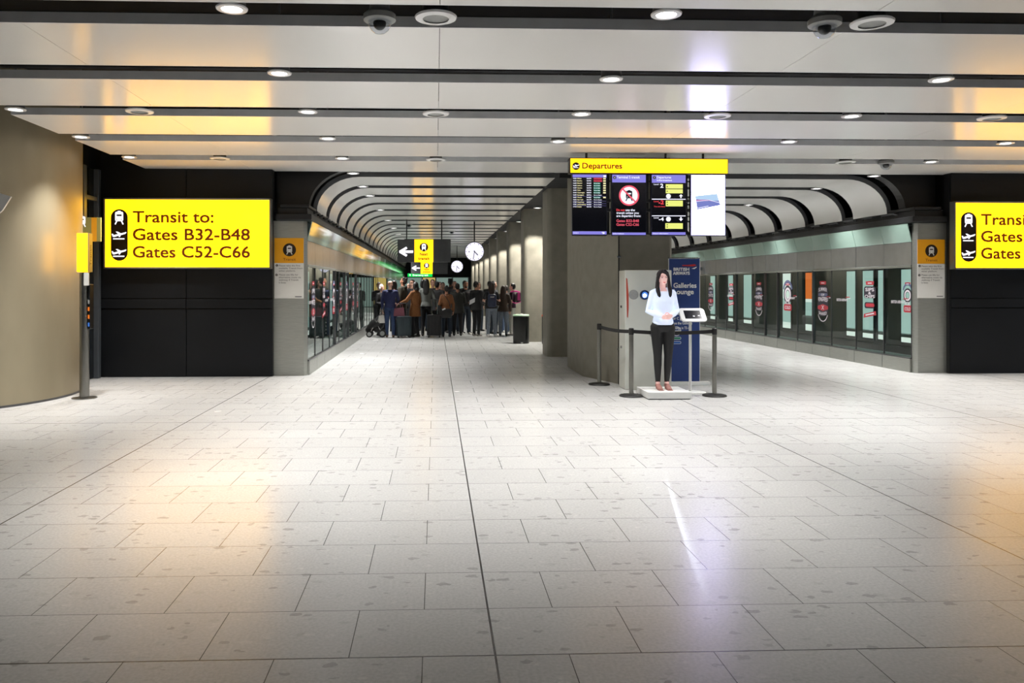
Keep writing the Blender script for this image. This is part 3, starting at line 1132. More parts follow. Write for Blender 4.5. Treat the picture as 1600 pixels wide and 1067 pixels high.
# screen 1: the flight list
t, mb = display(32, 371, 'dark departures screen listing flights, first of the four under the header')
RX(mb, 'lilac', 32, 211, 371, 240)
RX(mb, 'scr_white', 340, 218, 366, 236, 0.003)
rows = (('16:20', 'Milan', 'BA578', 'Gate closing', 1), ('16:25', 'Berlin', 'BA992', 'Gate closing', 1), ('16:30', 'Madrid', 'BA464', 'Go to Gate', 2), ('16:30', 'Lisbon', 'BA502', 'Go to Gate', 2), ('16:35', 'Geneva', 'BA734', 'Go to Gate', 2), ('16:40', 'Oslo', 'BA766', 'Go to Gate', 2), ('16:45', 'Copenhagen', 'BA818', 'Go to Gate', 2), ('16:50', 'Stuttgart', 'BA916', 'Go to Gates', 0), ('16:50', 'Warsaw', 'BA850', 'Go to Gate', 2), ('16:55', 'New York', 'BA179', 'Go to Gates', 0), ('17:00', 'Hong Kong', 'BA031', 'Go to Gates', 0), ('17:05', 'Johannesburg', 'BA055', 'Go to Gates', 0), ('17:10', 'Delhi', 'BA143', 'Go to Gates', 0))
for i, (a, b, c, e, st) in enumerate(rows):
    y = 256 + i * 23.4
    TX(mb, 'scr_white', a, 38, y, 10, 32, bold=0.03)
    TX(mb, 'scr_cream', b, 77, y, 10, 12 + 6.2 * len(b), bold=0.03)
    TX(mb, 'scr_white', c, 174, y, 10, 44, bold=0.03)
    if st == 1:
        RX(mb, 'scr_maroon', 242, y - 14, 328, y + 4)
    elif st == 2:
        RX(mb, 'scr_green', 242, y - 14, 310, y + 4)
    TX(mb, 'scr_white' if st == 0 else 'scr_pink' if st == 1 else 'scr_white', e, 244, y, 9, 78 if st != 2 else 62, bold=0.02)
    if st:
        RX(mb, 'scr_cream', 338, y - 12, 364, y + 2)
    if i in (7, 9, 10, 11):
        RX(mb, 'lilac', 34, y + 8, 368, y + 9)
RX(mb, 'lilac', 32, 775, 371, 806)
TX(mb, 'scr_white', 'Terminal 5', 38, 796, 10, 52)
RX(mb, 'scr_white', 322, 782, 352, 788, 0.003)
RX(mb, 'scr_white', 332, 790, 352, 800, 0.003)
mb.build('screen_face', t)

# screen 2: do not use the transit
t, mb = display(428, 765, 'dark departures screen with the red no-train circle, second under the header')
RX(mb, 'lilac', 428, 211, 765, 288)
mb.use('ink').disc(bX(452), bZ(240), 15 * kx, 0.003)
TX(mb, 'scr_white', 'X', 446, 246, 11, 12, 0.004, 0.03)
TX(mb, 'scr_white', 'Terminal 5 transit', 474, 248, 24, 230)
CX, CY, RR = bX(597), bZ(418), 102 * kx
mb.use('scr_pink').disc(CX, CY, RR, 0.002, 40)
mb.use('scr_white').disc(CX, CY, RR * 0.84, 0.003, 40)
train_icon(mb, CX, CY, 118 * kx, 'bezel', 'scr_white', 0.004)
a = RR * 0.64
mb.use('scr_pink').line(CX - a, CY + a, CX + a, CY - a, 15 * kx, 0.006)
TX(mb, 'scr_red', 'Do not', 470, 572, 20, 84, bold=0.02)
TX(mb, 'scr_white', 'use the', 562, 572, 20, 94, bold=0.02)
TX(mb, 'scr_white', 'transit unless you', 470, 601, 20, 224, bold=0.02)
TX(mb, 'scr_white', 'are departing from:', 470, 631, 20, 244, bold=0.02)
TX(mb, 'scr_pink', 'Gates B32-B48', 470, 682, 24, 226, bold=0.016)
TX(mb, 'scr_pink', 'Gates C52-C66', 470, 719, 24, 226, bold=0.016)
RX(mb, 'lilac', 428, 786, 765, 810)
TX(mb, 'scr_white', 'Information', 436, 802, 10, 110)
mb.build('screen_face', t)

# screen 3: levels
t, mb = display(826, 1166, 'dark departures screen showing levels 2, -2 and -4, third under the header')
RX(mb, 'lilac', 826, 211, 1166, 290)
mb.use('ink').disc(bX(852), bZ(238), 15 * kx, 0.003)
TX(mb, 'scr_white', 'Y', 846, 244, 11, 12, 0.004, 0.03)
TX(mb, 'scr_white', 'Departures', 876, 246, 22, 144)
TX(mb, 'scr_white', 'information', 876, 273, 18, 152)
TX(mb, 'scr_white', 'Level', 846, 312, 13, 48)
TX(mb, 'scr_white', '2', 910, 338, 36, 32, bold=0.03)
RX(mb, 'scr_lime', 966, 303, 1138, 346)
RX(mb, 'scr_lime', 966, 353, 1138, 394)
mb.use('scr_white').disc(bX(993), bZ(423), 24 * kx, 0.003)
mb.disc(bX(993), bZ(652), 24 * kx, 0.003)
mb.rect(bX(1112), bZ(440), bX(1126), bZ(420), 0.003).poly([(bX(1098), bZ(422)), (bX(1140), bZ(422)), (bX(1119), bZ(402))], 0.003)
mb.rect(bX(1112), bZ(650), bX(1126), bZ(630), 0.003).poly([(bX(1140), bZ(648)), (bX(1098), bZ(648)), (bX(1119), bZ(672))], 0.003)
RX(mb, 'scr_white', 826, 449, 1166, 457)
TX(mb, 'scr_red', 'Level', 846, 482, 13, 48)
TX(mb, 'scr_red', '-2', 894, 503, 36, 52, bold=0.03)
TX(mb, 'scr_red', 'You are here', 846, 532, 12, 112)
RX(mb, 'scr_lime', 966, 466, 1138, 524)
RX(mb, 'scr_white', 826, 615, 1166, 623)
TX(mb, 'scr_white', 'Level', 846, 645, 13, 48)
TX(mb, 'scr_white', '-4', 896, 668, 32, 50, bold=0.03)
RX(mb, 'scr_lime', 962, 692, 1138, 748)
for yy in (328, 374, 482, 506, 708, 730):
    RX(mb, 'screen_black', 976, yy - 5, 986, yy + 5, 0.003)
RX(mb, 'lilac', 826, 782, 1166, 808)
TX(mb, 'scr_white', 'Airport information', 834, 800, 10, 158)
mb.build('screen_face', t)

# screen 4: bright white with a bank card
t, mb = display(1224, 1564, 'bright white screen with a blue card picture, last of the four under the header')
RX(mb, 'scr_full', 1224, 211, 1564, 808)
mb.use('card_a').poly([(bX(1262), bZ(420)), (bX(1284), bZ(556)), (bX(1518), bZ(510)), (bX(1484), bZ(396))], 0.004)
mb.use('card_b').poly([(bX(1262), bZ(420)), (bX(1267), bZ(450)), (bX(1400), bZ(466)), (bX(1504), bZ(466)), (bX(1484), bZ(396))], 0.005)
mb.use('card_c').poly([(bX(1268), bZ(456)), (bX(1272), bZ(478)), (bX(1400), bZ(466)), (bX(1510), bZ(486)), (bX(1400), bZ(456))], 0.006)
mb.use('scr_white').poly([(bX(1290), bZ(538)), (bX(1291), bZ(544)), (bX(1396), bZ(522)), (bX(1395), bZ(516))], 0.006)
mb.use('scr_white').poly([(bX(1272), bZ(474)), (bX(1273), bZ(478)), (bX(1400), bZ(462)), (bX(1512), bZ(490)), (bX(1511), bZ(484)), (bX(1400), bZ(458))], 0.007)
mb.build('screen_face', t)


# ------------------------------------------------------------------ hanging signs, clocks, exit sign over the crowd
def hang_sign(x0, xa, xb, x1, z0, z1, y, label, words_):
    t = thing('hanging_sign', label, 'sign', ((x0 + x1) / 2, y, z0), 'signs hanging over the crowded platform')
    MB('sign_grey').box((x0, y, z0), (x1, y + 0.12, z1), 0.006).build('sign_case', t)
    MB('yellow_dim').box((xa, y - 0.012, z0), (xb, y, z1)).build('lit_face', t)
    w = xb - xa
    mb = MB('ink').plane((xa, y - 0.012, z0))
    h = z1 - z0
    mb.disc(w / 2, h * 0.66, w * 0.23, 0.002)
    train_icon(mb, w / 2, h * 0.66, w * 0.40, 'icon_white', 'ink', 0.004)
    if words_:
        mb.use('ink_pale')
        mb.fat_text('Next', w * 0.29, h * 0.29, h * 0.12, w * 0.42, 0.002, 0.004)
        mb.fat_text('transit', w * 0.20, h * 0.10, h * 0.12, w * 0.60, 0.002, 0.004)
    mb.build('lettering', t)
    mb = MB('icon_white').plane((x0, y, z0))
    aw = xa - x0
    cy = h * 0.46
    mb.line(aw * 0.30, cy, aw * 0.92, cy, h * 0.11, 0.002)
    mb.line(aw * 0.12, cy - 0.006, aw * 0.55, cy + h * 0.18, h * 0.10, 0.003)
    mb.line(aw * 0.12, cy + 0.006, aw * 0.55, cy - h * 0.18, h * 0.10, 0.003)
    mb.build('arrow', t)
    for x in (x0 + (x1 - x0) * 0.17, x0 + (x1 - x0) * 0.83):
        MB('rail').tube([(x, y + 0.06, z1), (x, y + 0.06, 3.66)], 0.018, 8, False).build('hanger_rod', t)


hang_sign(-1.18, -0.66, -0.08, 0.46, 2.32, 3.02, 24.62, 'hanging sign with white arrow and yellow next transit panel over the crowd', True)
hang_sign(-1.28, -0.78, -0.17, 0.62, 2.20, 2.84, 41.0, 'second hanging arrow and train sign, further off just below the near one', True)


def clock(x, y, z, r, label):
    t = thing('station_clock', label, 'clock', (x, y, z), 'round platform clocks')
    MB('bezel').lathe([(r * 0.96, -0.06), (r, -0.07), (r * 1.03, -0.05), (r * 1.03, 0.05), (r, 0.07), (r * 0.96, 0.06)], (x, y, z), 40, 'y', cap=False).build('clock_case', t, smooth=35)
    MB('clock').lathe([(0.001, 0.058), (r * 0.97, 0.058), (r * 0.97, 0.05), (0.001, 0.05)], (x, y, z), 40, 'y').build('clock_face', t)
    mb = MB('ink').plane((x, y - 0.058, z))
    for k in range(12):
        a = PI / 2 - 2 * PI * k / 12
        mb.line(0.80 * r * math.cos(a), 0.80 * r * math.sin(a), 0.92 * r * math.cos(a), 0.92 * r * math.sin(a), r * 0.045, 0.003)
    mb.disc(-0.56 * r, -0.02 * r, 0.06 * r, 0.003, 10)
    mb.build('hour_marks', t)
    for nm, ang, ln, w in (('hour_hand', 4.53 * 30, 0.52, 0.09), ('minute_hand', 31.5 * 6, 0.84, 0.06)):
        a = math.radians(90 - ang)
        mb = MB('ink').plane((x, y - 0.058, z))
        mb.line(-0.1 * r * math.cos(a), -0.1 * r * math.sin(a), ln * r * math.cos(a), ln * r * math.sin(a), w * r, 0.006)
        mb.build(nm, t)
    MB('rail').tube([(x, y, z + r), (x, y, 3.66)], 0.02, 8, False).build('hanger_rod', t)


clock(1.23, 25.4, 2.68, 0.305, 'larger white round clock hanging over the crowd beside the columns')
clock(1.09, 41.0, 2.575, 0.31, 'smaller looking round clock further down the crowded platform')

t = thing('exit_sign', 'green lit emergency exit sign far down the crowded platform', 'sign', (-1.13, 57, 2.21))
MB('sign_grey').box((-2.03, 57.0, 2.21), (-0.23, 57.1, 2.47)).build('sign_case', t)
MB('green_lit').box((-2.01, 56.99, 2.225), (-0.25, 57.0, 2.455)).build('lit_face', t)
mb = MB('icon_white').plane((-2.0, 56.99, 2.22))
mb.text('Emergency exit', 0.35, 0.06, 0.12, 1.1, 0.004, 0.02)
mb.line(0.16, 0.05, 0.16, 0.14, 0.04, 0.004).poly([(0.09, 0.13), (0.23, 0.13), (0.16, 0.2)], 0.004)
mb.build('lettering', t)
MB('rail').tube([(-1.1, 57.05, 2.47), (-1.1, 57.05, 3.7)], 0.02, 6, False).build('hanger_rod', t)


# ------------------------------------------------------------------ transit train behind the glass of the empty platform
WINS = [(15.36, 15.75, 'g'), (16.41, 16.59, 'g'), (16.79, 17.2, 'g'), (17.52, 17.89, 'g'), (19.53, 19.92, 'o'), (20.78, 21.25, 'w'), (23.4, 23.99, 'g'), (24.88, 25.27, 'g'), (26.5, 26.94, 'g'), (30.0, 30.6, 'g')]


def train(sgn, label):
    fx = (lambda x: x) if sgn > 0 else (lambda x: MIR - x)

    def bx(m, x0, y0, z0, x1, y1, z1, bev=0.0):
        a, b = sorted((fx(x0), fx(x1)))
        return MB(m).box((a, y0, z0), (b, y1, z1), bev)
    t = thing('transit_train', label, 'train', (fx(10.4), 22, 0))
    bx('train', 9.42, 14.6, 0.36, 11.6, 44, 2.9, 0.03).build('car_body', t)
    bx('train_sill', 9.22, 14.5, -0.02, 9.60, 45, 0.22, 0.01).build('platform_ledge', t)
    bx('black2', 9.40, 14.6, 0.22, 9.46, 44, 0.36).build('underframe', t)
    wins = WINS
    if sgn < 0:
        wins = [(18.2, 18.6, 'g'), (22.2, 22.7, 'g'), (26.0, 26.6, 'g'), (30.0, 30.7, 'g')]
    for y0, y1, c in wins:
        o = bx('black2', 9.405, y0 - 0.05, 0.42, 9.42, y1 + 0.05, 1.98).build('door_leaf', t)
        a, b = sorted((fx(9.400), fx(9.405)))
        mb = MB('train_win')
        if c == 'g':
            mb.box((a, y0, 0.62), (b, y1, 1.92))
            mb.use('train_sill').box((a, y0, 0.56), (b, y1, 0.64)).use('train_win_w').box((a, y0, 0.46), (b, y1, 0.56))
        elif c == 'o':
            mb.box((a, y0, 0.84), (b, y1, 1.18)).use('train_win_o').box((a, y0, 1.26), (b, y1, 1.92)).use('train_win_w').box((a, y0, 1.18), (b, y1, 1.26)).box((a, y0, 0.46), (b, y1, 0.62)).use('train_sill').box((a, y0, 0.62), (b, y1, 0.84))
        else:
            mb.use('train_win_w').box((a, y0, 1.25), (b, y1, 1.92)).use('train_win').box((a, y0, 0.62), (b, y1, 1.25)).use('train_win_w').box((a, y0, 0.46), (b, y1, 0.62))
        mb.build('window_pane', o)
    return t


train(1, 'dark transit train with lit pale windows behind the glass of the empty platform')
train(-1, 'dark transit train behind the reflecting glass of the crowded platform')


# ------------------------------------------------------------------ tall lettering stickers on the glass
def sticker(sgn, yc, w, z0, z1, style, label):
    x = (XR - 0.004) if sgn > 0 else (XL + 0.004)
    x = XR + 0.008 - 0.004 if sgn > 0 else XL - 0.008 + 0.004
    right = (0, -1, 0) if sgn > 0 else (0, 1, 0)
    t = thing('window_sticker', label, 'sticker', (x, yc, z0), 'tall lettering stickers on the %s glass' % ('empty platform' if sgn > 0 else 'crowded platform'))
    h = z1 - z0
    o = (x, yc + (w / 2 if sgn > 0 else -w / 2), z0)
    mb = MB('stk_red').plane(o, right)
    mb.poly([(w * .24, h * .90), (w * .76, h * .90), (w * .80, h * .99), (w * .5, h), (w * .2, h * .99)], 0.002)
    mb.use('stk_white').line(w * .36, h * .945, w * .64, h * .945, h * .022, 0.004)
    mb.build('red_tag', t)
    mb = MB('stk_dark').plane(o, right)
    words5 = ('SUMMER', 'OF', 'GREAT', 'TASTE', 'SHARED')
    if style == 'word':
        mb.rrect(w * .04, h * .02, w * .96, h * .88, w * .30, 0.002)
        mb.use('stk_blue').rrect(w * .1, h * .58, w * .9, h * .66, w * .08, 0.003)
        mb.use('stk_red').poly([(w * .04, h * .30), (w * .5, h * .36), (w * .96, h * .30), (w * .96, h * .22), (w * .5, h * .16), (w * .04, h * .22)], 0.003)
        mb.use('stk_white')
        mb.text('SUMMER', w * .5, h * .70, h * .09, w * .74, 0.005, 0.02, 'c', h * .03)
        mb.text('OF', w * .5, h * .585, h * .06, w * .3, 0.005, 0.02, 'c')
        mb.text('TASTES', w * .5, h * .42, h * .11, w * .8, 0.005, 0.02, 'c', h * .02)
        mb.text('X', w * .5, h * .21, h * .1, w * .24, 0.005, 0.03, 'c')
        mb.text('SHARED', w * .5, h * .08, h * .075, w * .7, 0.005, 0.02, 'c', -h * .03)
        mb.ring2(w * .5, h * .16, w * .42, w * .46, 0.004, 200, 340, 16)
    elif style == 'ring':
        mb.ring2(w * .5, h * .60, w * .20, w * .44, 0.002)
        mb.use('stk_white').ring2(w * .5, h * .60, w * .23, w * .34, 0.004)
        mb.use('stk_blue').ring2(w * .5, h * .72, w * .38, w * .52, 0.003, 10, 170)
        mb.use('stk_red').rrect(w * .08, h * .08, w * .92, h * .30, w * .12, 0.003)
        mb.use('stk_white').text('ICE', w * .5, h * .30, h * .09, w * .5, 0.006, 0.02, 'c').text('COLD', w * .5, h * .14, h * .09, w * .6, 0.006, 0.02, 'c')
    else:
        mb.rrect(w * .08, h * .56, w * .92, h * .86, w * .12, 0.002)
        mb.rrect(w * .12, h * .30, w * .80, h * .46, w * .1, 0.002)
        mb.use('stk_white').text('SIPS', w * .5, h * .74, h * .08, w * .62, 0.005, 0.02, 'c').text('&', w * .5, h * .66, h * .06, w * .2, 0.005, 0.02, 'c').text('CHIPS', w * .5, h * .57, h * .07, w * .7, 0.005, 0.02, 'c')
        mb.use('stk_red').poly([(w * .05, h * .05), (w * .95, h * .14), (w * .92, h * .24), (w * .08, h * .15)], 0.003).rrect(w * .2, h * .34, w * .84, h * .43, w * .1, 0.004)
        mb.use('stk_white').line(w * .2, h * .12, w * .8, h * .18, h * .035, 0.005)
    mb.build('lettering', t)


for n, (yc, st, z0, z1, d) in enumerate(((14.46, 'ring', 1.05, 1.66, 'round design'), (15.75, 'slant', 0.90, 1.69, 'red ribbon foot'), (17.70, 'word', 0.89, 1.70, 'words in pill shape'), (19.50, 'ring', 0.91, 1.68, 'white ring and red block'), (21.27, 'word', 0.89, 1.69, 'slim pill of words'), (23.30, 'slant', 0.95, 1.66, 'pale lettering'), (25.05, 'word', 0.91, 1.68, 'by the banner edge'))):
    sticker(1, yc, 0.30 if n == 0 else 0.52, z0, z1, st, 'glass sticker, %s from the steel post on the empty platform, %s' % (ORD[n], d))
for n, (yc, st) in enumerate(((15.0, 'word'), (16.4, 'slant'), (18.0, 'ring'), (19.3, 'slant'), (20.6, 'ring'), (22.2, 'word'), (23.4, 'ring'))):
    sticker(-1, yc, 0.48, 0.90, 1.68, st, 'glass sticker with red tag, %s from the steel post on the crowded platform' % ORD[n])

# ------------------------------------------------------------------ help point post and small signs by the drum wall
PX, PY = -4.985, 11.5
t = thing('signpost', 'brushed steel post on a round base plate beside the drum wall', 'post', (PX, PY, 0))
MB('post').lathe([(0.168, 0.0), (0.168, 0.012), (0.09, 0.02), (0.09, 0.02)], (PX, PY, 0), 32).build('base_plate', t, smooth=35)
MB('post').lathe([(0.066, 0.015), (0.066, 1.78)], (PX, PY, 0), 28).build('tube', t, smooth=35)
t2 = thing('lit_sign_box', 'slim glowing yellow sign box on top of the steel post', 'sign', (PX, PY, 1.78))
MB('yellow').box((PX - 0.08, PY - 0.07, 1.79), (PX + 0.075, PY + 0.06, 2.34), 0.008).build('lit_face', t2)
MB('bronze').box((PX + 0.075, PY - 0.07, 1.79), (PX + 0.088, PY + 0.06, 2.34), 0.003).build('sign_edge', t2)
mb = MB('ink').plane((PX + 0.088, PY + 0.04, 1.84), (0, 0, 1), (0, -1, 0))
mb.text('Transit', 0.04, 0.02, 0.055, 0.30, 0.002)
mb.build('lettering', t2)
t = thing('help_point', 'narrow dark help panel with lit buttons fixed to the steel post', 'help point', (PX + 0.1, PY, 0.98))
MB('black').box((PX + 0.068, PY - 0.05, 0.98), (PX + 0.095, PY + 0.09, 1.62), 0.012).build('panel', t)
MB('poster').box((PX + 0.02, PY - 0.07, 1.60), (PX + 0.09, PY - 0.055, 1.78)).build('label_plate', t)
for z, m in ((1.34, 'vent'), (1.24, 'btn_o'), (1.13, 'btn_o'), (1.02, 'btn_b')):
    MB(m).box((PX + 0.070, PY - 0.058, z), (PX + 0.093, PY - 0.05, z + 0.055), 0.003).build('button', t)

t = thing('projecting_sign', 'olive and yellow train sign standing out from the doorway beside the drum wall', 'sign', (-5.4, 12.9, 2.3))
MB('olive').box((-5.72, 12.88, 2.30), (-5.33, 12.92, 2.68), 0.004).build('sign_plate', t)
mb = MB('ochre').plane((-5.72, 12.88, 2.30))
mb.rect(0.245, 0.0, 0.33, 0.38, 0.001)
train_icon(mb, 0.10, 0.32, 0.19, 'icon_white', 'olive', 0.002)
mb.build('artwork', t)
MB('frame_grey').box((-5.84, 12.885, 2.47), (-5.70, 12.915, 2.51)).build('bracket', t)
t = thing('projecting_sign', 'narrow orange sign high up in the side doorway', 'sign', (-5.6, 12.9, 2.55))
MB('ochre').box((-5.76, 12.86, 2.72), (-5.66, 12.90, 3.02), 0.004).build('sign_plate', t)
MB('frame_grey').box((-5.84, 12.87, 2.84), (-5.74, 12.89, 2.88)).build('bracket', t)
t = thing('flag_sign', 'white tilted flag sign at the very edge of the drum wall', 'sign', (-5.7, 10.2, 2.6))
mb = MB('poster')
mb.prism([(-5.62, 10.25, 2.40), (-5.46, 10.25, 2.55), (-5.355, 10.25, 2.72), (-5.42, 10.25, 2.74), (-5.62, 10.25, 2.80)], (0, 0.03, 0))
mb.build('sign_plate', t)
MB('frame_grey').tube([(-5.56, 10.27, 2.6), (-5.95, 10.4, 2.6)], 0.012, 6, False).build('bracket', t)

# ------------------------------------------------------------------ virtual announcer corner: cabinet, banner, plinth, kiosk, barrier
t = thing('projector_cabinet', 'tall white cabinet with projector lens behind the standing woman figure', 'cabinet', (3.2, 12.4, 0))
MB('offwhite').box((2.90, 12.10, 0.0), (3.62, 12.52, 1.835), 0.012).build('body', t)
mb = MB('rust').plane((2.868, 12.10, 0))
mb.poly([(0.045, 1.72), (0.065, 1.70), (0.085, 1.45), (0.085, 1.25), (0.075, 1.10), (0.06, 1.12), (0.055, 1.30), (0.048, 1.5)], 0.002)
mb.build('red_stripe', t)
MB('vent').lathe([(0.001, 0.006), (0.07, 0.006), (0.075, 0.0)], (3.03, 12.10, 1.46), 28, 'y').build('vent_grille', t)
lp = MB('lens_ring').lathe([(0.045, 0.0), (0.05, 0.03), (0.072, 0.03), (0.076, 0.0)], (3.20, 12.10, 1.455), 28, 'y', cap=False).build('lens_ring', t, smooth=35)
MB('lens_blue').lathe([(0.001, 0.008), (0.05, 0.008), (0.05, 0.0)], (3.20, 12.10, 1.455), 24, 'y').build('lens_glass', lp)
MB('lens').lathe([(0.001, 0.014), (0.026, 0.014), (0.026, 0.008)], (3.198, 12.10, 1.445), 20, 'y').build('lamp', lp)
PB = bpy.data.lights.new('projector_beam', 'SPOT')       # light of the projector slipping past the figure to the floor
PB.energy = 3000
PB.color = (0.80, 0.88, 1.0)
PB.spot_size = math.radians(7.5)
PB.spot_blend = 0.5
PB.shadow_soft_size = 0.012
pb = bpy.data.objects.new('projector_beam', PB)
pb.rotation_euler = V((1.86 - 3.198, 6.1 - 12.07, -1.44)).to_track_quat('-Z', 'Y').to_euler()
pb.scale = (0.11, 1, 1)
pb.location = V((3.198, 12.075, 1.445)) - origin_of(lp)
pb.parent = lp
C.objects.link(pb)
MB('vent').lathe([(0.001, 0.004), (0.055, 0.004), (0.055, 0.0)], (3.33, 12.10, 0.86), 24, 'y').build('speaker_disc', t)
for z in (0.62, 1.25):
    MB('chrome').box((2.885, 12.3, z), (2.905, 12.36, z + 0.04), 0.004).build('latch', t)

t = thing('display_plinth', 'low white plinth on the floor under the standing woman figure', 'plinth', (3.27, 11.35, 0))
MB('white').box((2.965, 11.03, 0.012), (3.585, 11.66, 0.105), 0.006).build('plinth_top', t)
MB('black2').box((2.98, 11.05, 0), (3.57, 11.64, 0.014)).build('plinth_foot', t)

# navy pull-up banner
BY = 12.66
t = thing('pull_up_banner', 'navy pull-up banner for a lounge beside the white cabinet', 'banner', (4.0, BY, 0))
bx0, bx1, bz0, bz1 = 3.735, 4.25, 0.06, 2.03
MB('navy').box((bx0 + 0.01, BY, bz0), (bx1 - 0.01, BY + 0.006, bz1)).build('sheet', t)
MB('white').box((bx0, BY + 0.004, bz0), (bx1, BY + 0.014, bz1)).build('white_back', t)
MB('chrome').box((bx0, BY - 0.006, bz1), (bx1, BY + 0.02, bz1 + 0.02), 0.003).build('top_bar', t)
mb = MB('white').box((bx0 - 0.02, BY - 0.05, 0.0), (bx1 + 0.15, BY + 0.06, 0.055), 0.006)
mb.build('foot_cassette', t)
kb = (bx1 - bx0) / (822 - 95)
mb = MB('white').plane((bx0, BY, bz1))
X = lambda px: (px - 95) * kb
Y = lambda py: -(py - 65) * kb
mb.fat_text('BRITISH', X(212), Y(336), 62 * kb, 356 * kb, 0.002, 0.0028)
mb.fat_text('AIRWAYS', X(200), Y(426), 62 * kb, 378 * kb, 0.002, 0.0028)
mb.fat_text('Galleries', X(212), Y(722), 100 * kb, 522 * kb, 0.002, 0.0028)
mb.fat_text('Lounge', X(212), Y(866), 100 * kb, 458 * kb, 0.002, 0.0028)
for i, (s, a, b) in enumerate((('While customers', 200, 680), ('departing from B', 200, 650), ('or C gates should', 200, 700), ('use the Galleries', 200, 640), ('Lounge in T5 or', 200, 600), ('the B gates', 200, 480))):
    mb.text(s, X(a), Y(1230 + i * 108), 54 * kb, (b - a) * kb, 0.002, 0.014)
mb.use('red').poly([(X(410), Y(205)), (X(410), Y(230)), (X(660), Y(240)), (X(738), Y(215)), (X(690), Y(188)), (X(560), Y(205))], 0.002)
mb.use('white').poly([(X(622), Y(290)), (X(690), Y(300)), (X(745), Y(262)), (X(735), Y(245)), (X(700), Y(262))], 0.002)
mb.build('lettering', t)
mb = MB('white').plane((bx0, BY, bz1))
yy = -1.165
mb.ring2(0.13, yy, 0.066, 0.076, 0.002)
mb.rect(0.055, yy - 0.012, 0.2, yy + 0.012, 0.003)
for k, m in ((1, 'green_p'), (2, 'blue_p')):
    M.setdefault(m, mat('roundel_' + m, (16, 120, 90) if k == 1 else (30, 90, 170), 0.4, var=0.0))
    mb.use('white').rrect(0.055, yy - 0.135 - 0.07 * (k - 1), 0.205, yy - 0.09 - 0.07 * (k - 1), 0.022, 0.002)
    mb.use(m).rrect(0.062, yy - 0.129 - 0.07 * (k - 1), 0.198, yy - 0.096 - 0.07 * (k - 1), 0.016, 0.003)
mb.use('poster').build('roundels', t)

t = thing('wall_notice', 'small white notice plate high on the far empty platform screen, beside the banner', 'notice', (8.62, 25.9, 2.0))
MB('poster').box((8.54, 25.9, 1.98), (8.70, 25.912, 2.40), 0.002).build('plate', t)
MB('frame_grey').box((8.695, 25.895, 2.1), (8.755, 25.915, 2.2)).build('bracket', t)
mb = MB('grey_ink').plane((8.54, 25.9, 1.98))
mb.rect(0.06, 0.30, 0.13, 0.34, 0.001).rect(0.05, 0.20, 0.14, 0.23, 0.001)
mb.build('notice_print', t)

# tablet stand
KX, KY = 3.81, 11.80
t = thing('tablet_kiosk', 'white tablet stand between the woman figure and the barrier post', 'kiosk', (KX, KY, 0))
MB('white').lathe([(0.19, 0.0), (0.19, 0.008), (0.16, 0.014), (0.03, 0.018)], (KX + 0.04, KY, 0), 36).build('base_plate', t, smooth=35)
MB('white').tube([(KX, KY, 0.012), (KX, KY, 1.09)], 0.021, 16, False).build('pole', t, smooth=35)
tilt = math.radians(38)
right, up = V((1, 0, 0)), V((0, math.sin(tilt + 0.0) * 1.0, math.cos(tilt)))
mb = MB('white').plane((KX + 0.03, KY - 0.03, 1.165), right, up)
hw, hh, r = 0.195, 0.122, 0.05
pts = []
for cx_, cy_, a0 in ((hw - r, -hh + r, -90), (hw - r, hh - r, 0), (-hw + r, hh - r, 90), (-hw + r, -hh + r, 180)):
    for k in range(7):
        a = math.radians(a0 + 15 * k)
        pts.append((cx_ + r * math.cos(a), cy_ + r * math.sin(a)))
pts = [(x - y * 0.06, y) for x, y in pts]
mb.rings([[mb.P(x * s, y * s, d) for x, y in pts] for d, s in ((-0.032, 0.94), (-0.022, 1.0), (-0.006, 1.0), (0.0, 0.97))])
mb.build('tablet_case', t, smooth=40)
mb = MB('tablet').plane((KX + 0.03, KY - 0.03, 1.165), right, up)
mb.poly([(-0.125, -0.075), (0.125, -0.075), (0.118, 0.075), (-0.132, 0.075)], 0.002)
mb.use('tab_mark').rect(-0.005, -0.04, 0.025, -0.02, 0.003).rect(0.07, -0.03, 0.1, -0.015, 0.003)
mb.build('tablet_screen', t)


# belt barrier
POSTS = ((2.63, 12.74, 'beside the corner of the faceted column'), (2.82, 11.40, 'in front of the white cabinet corner'), (4.03, 11.38, 'in front of the blue banner'))


def barrier_post(x, y, label, copy_of=None):
    if copy_of is not None:
        t = copy_tree(copy_of)
        t.location = (x, y, 0)
        t['label'] = label
        return t
    t = thing('barrier_post', label, 'barrier post', (x, y, 0), 'belt barrier posts')
    MB('base_blk').lathe([(0.17, 0.0), (0.175, 0.008), (0.165, 0.022), (0.10, 0.034), (0.035, 0.04)], n=36).build('base', t, smooth=35, local=True)
    MB('post').lathe([(0.032, 0.03), (0.032, 0.90)], n=24).build('pole', t, smooth=35, local=True)
    MB('base_blk').lathe([(0.034, 0.89), (0.036, 0.90), (0.036, 0.975), (0.028, 0.985)], n=24).build('belt_head', t, smooth=35, local=True)
    return t


p0 = barrier_post(*POSTS[0][:2], 'steel barrier post on a black base, ' + POSTS[0][2])
for x, y, lb in POSTS[1:]:
    barrier_post(x, y, 'steel barrier post on a black base, ' + lb, p0)


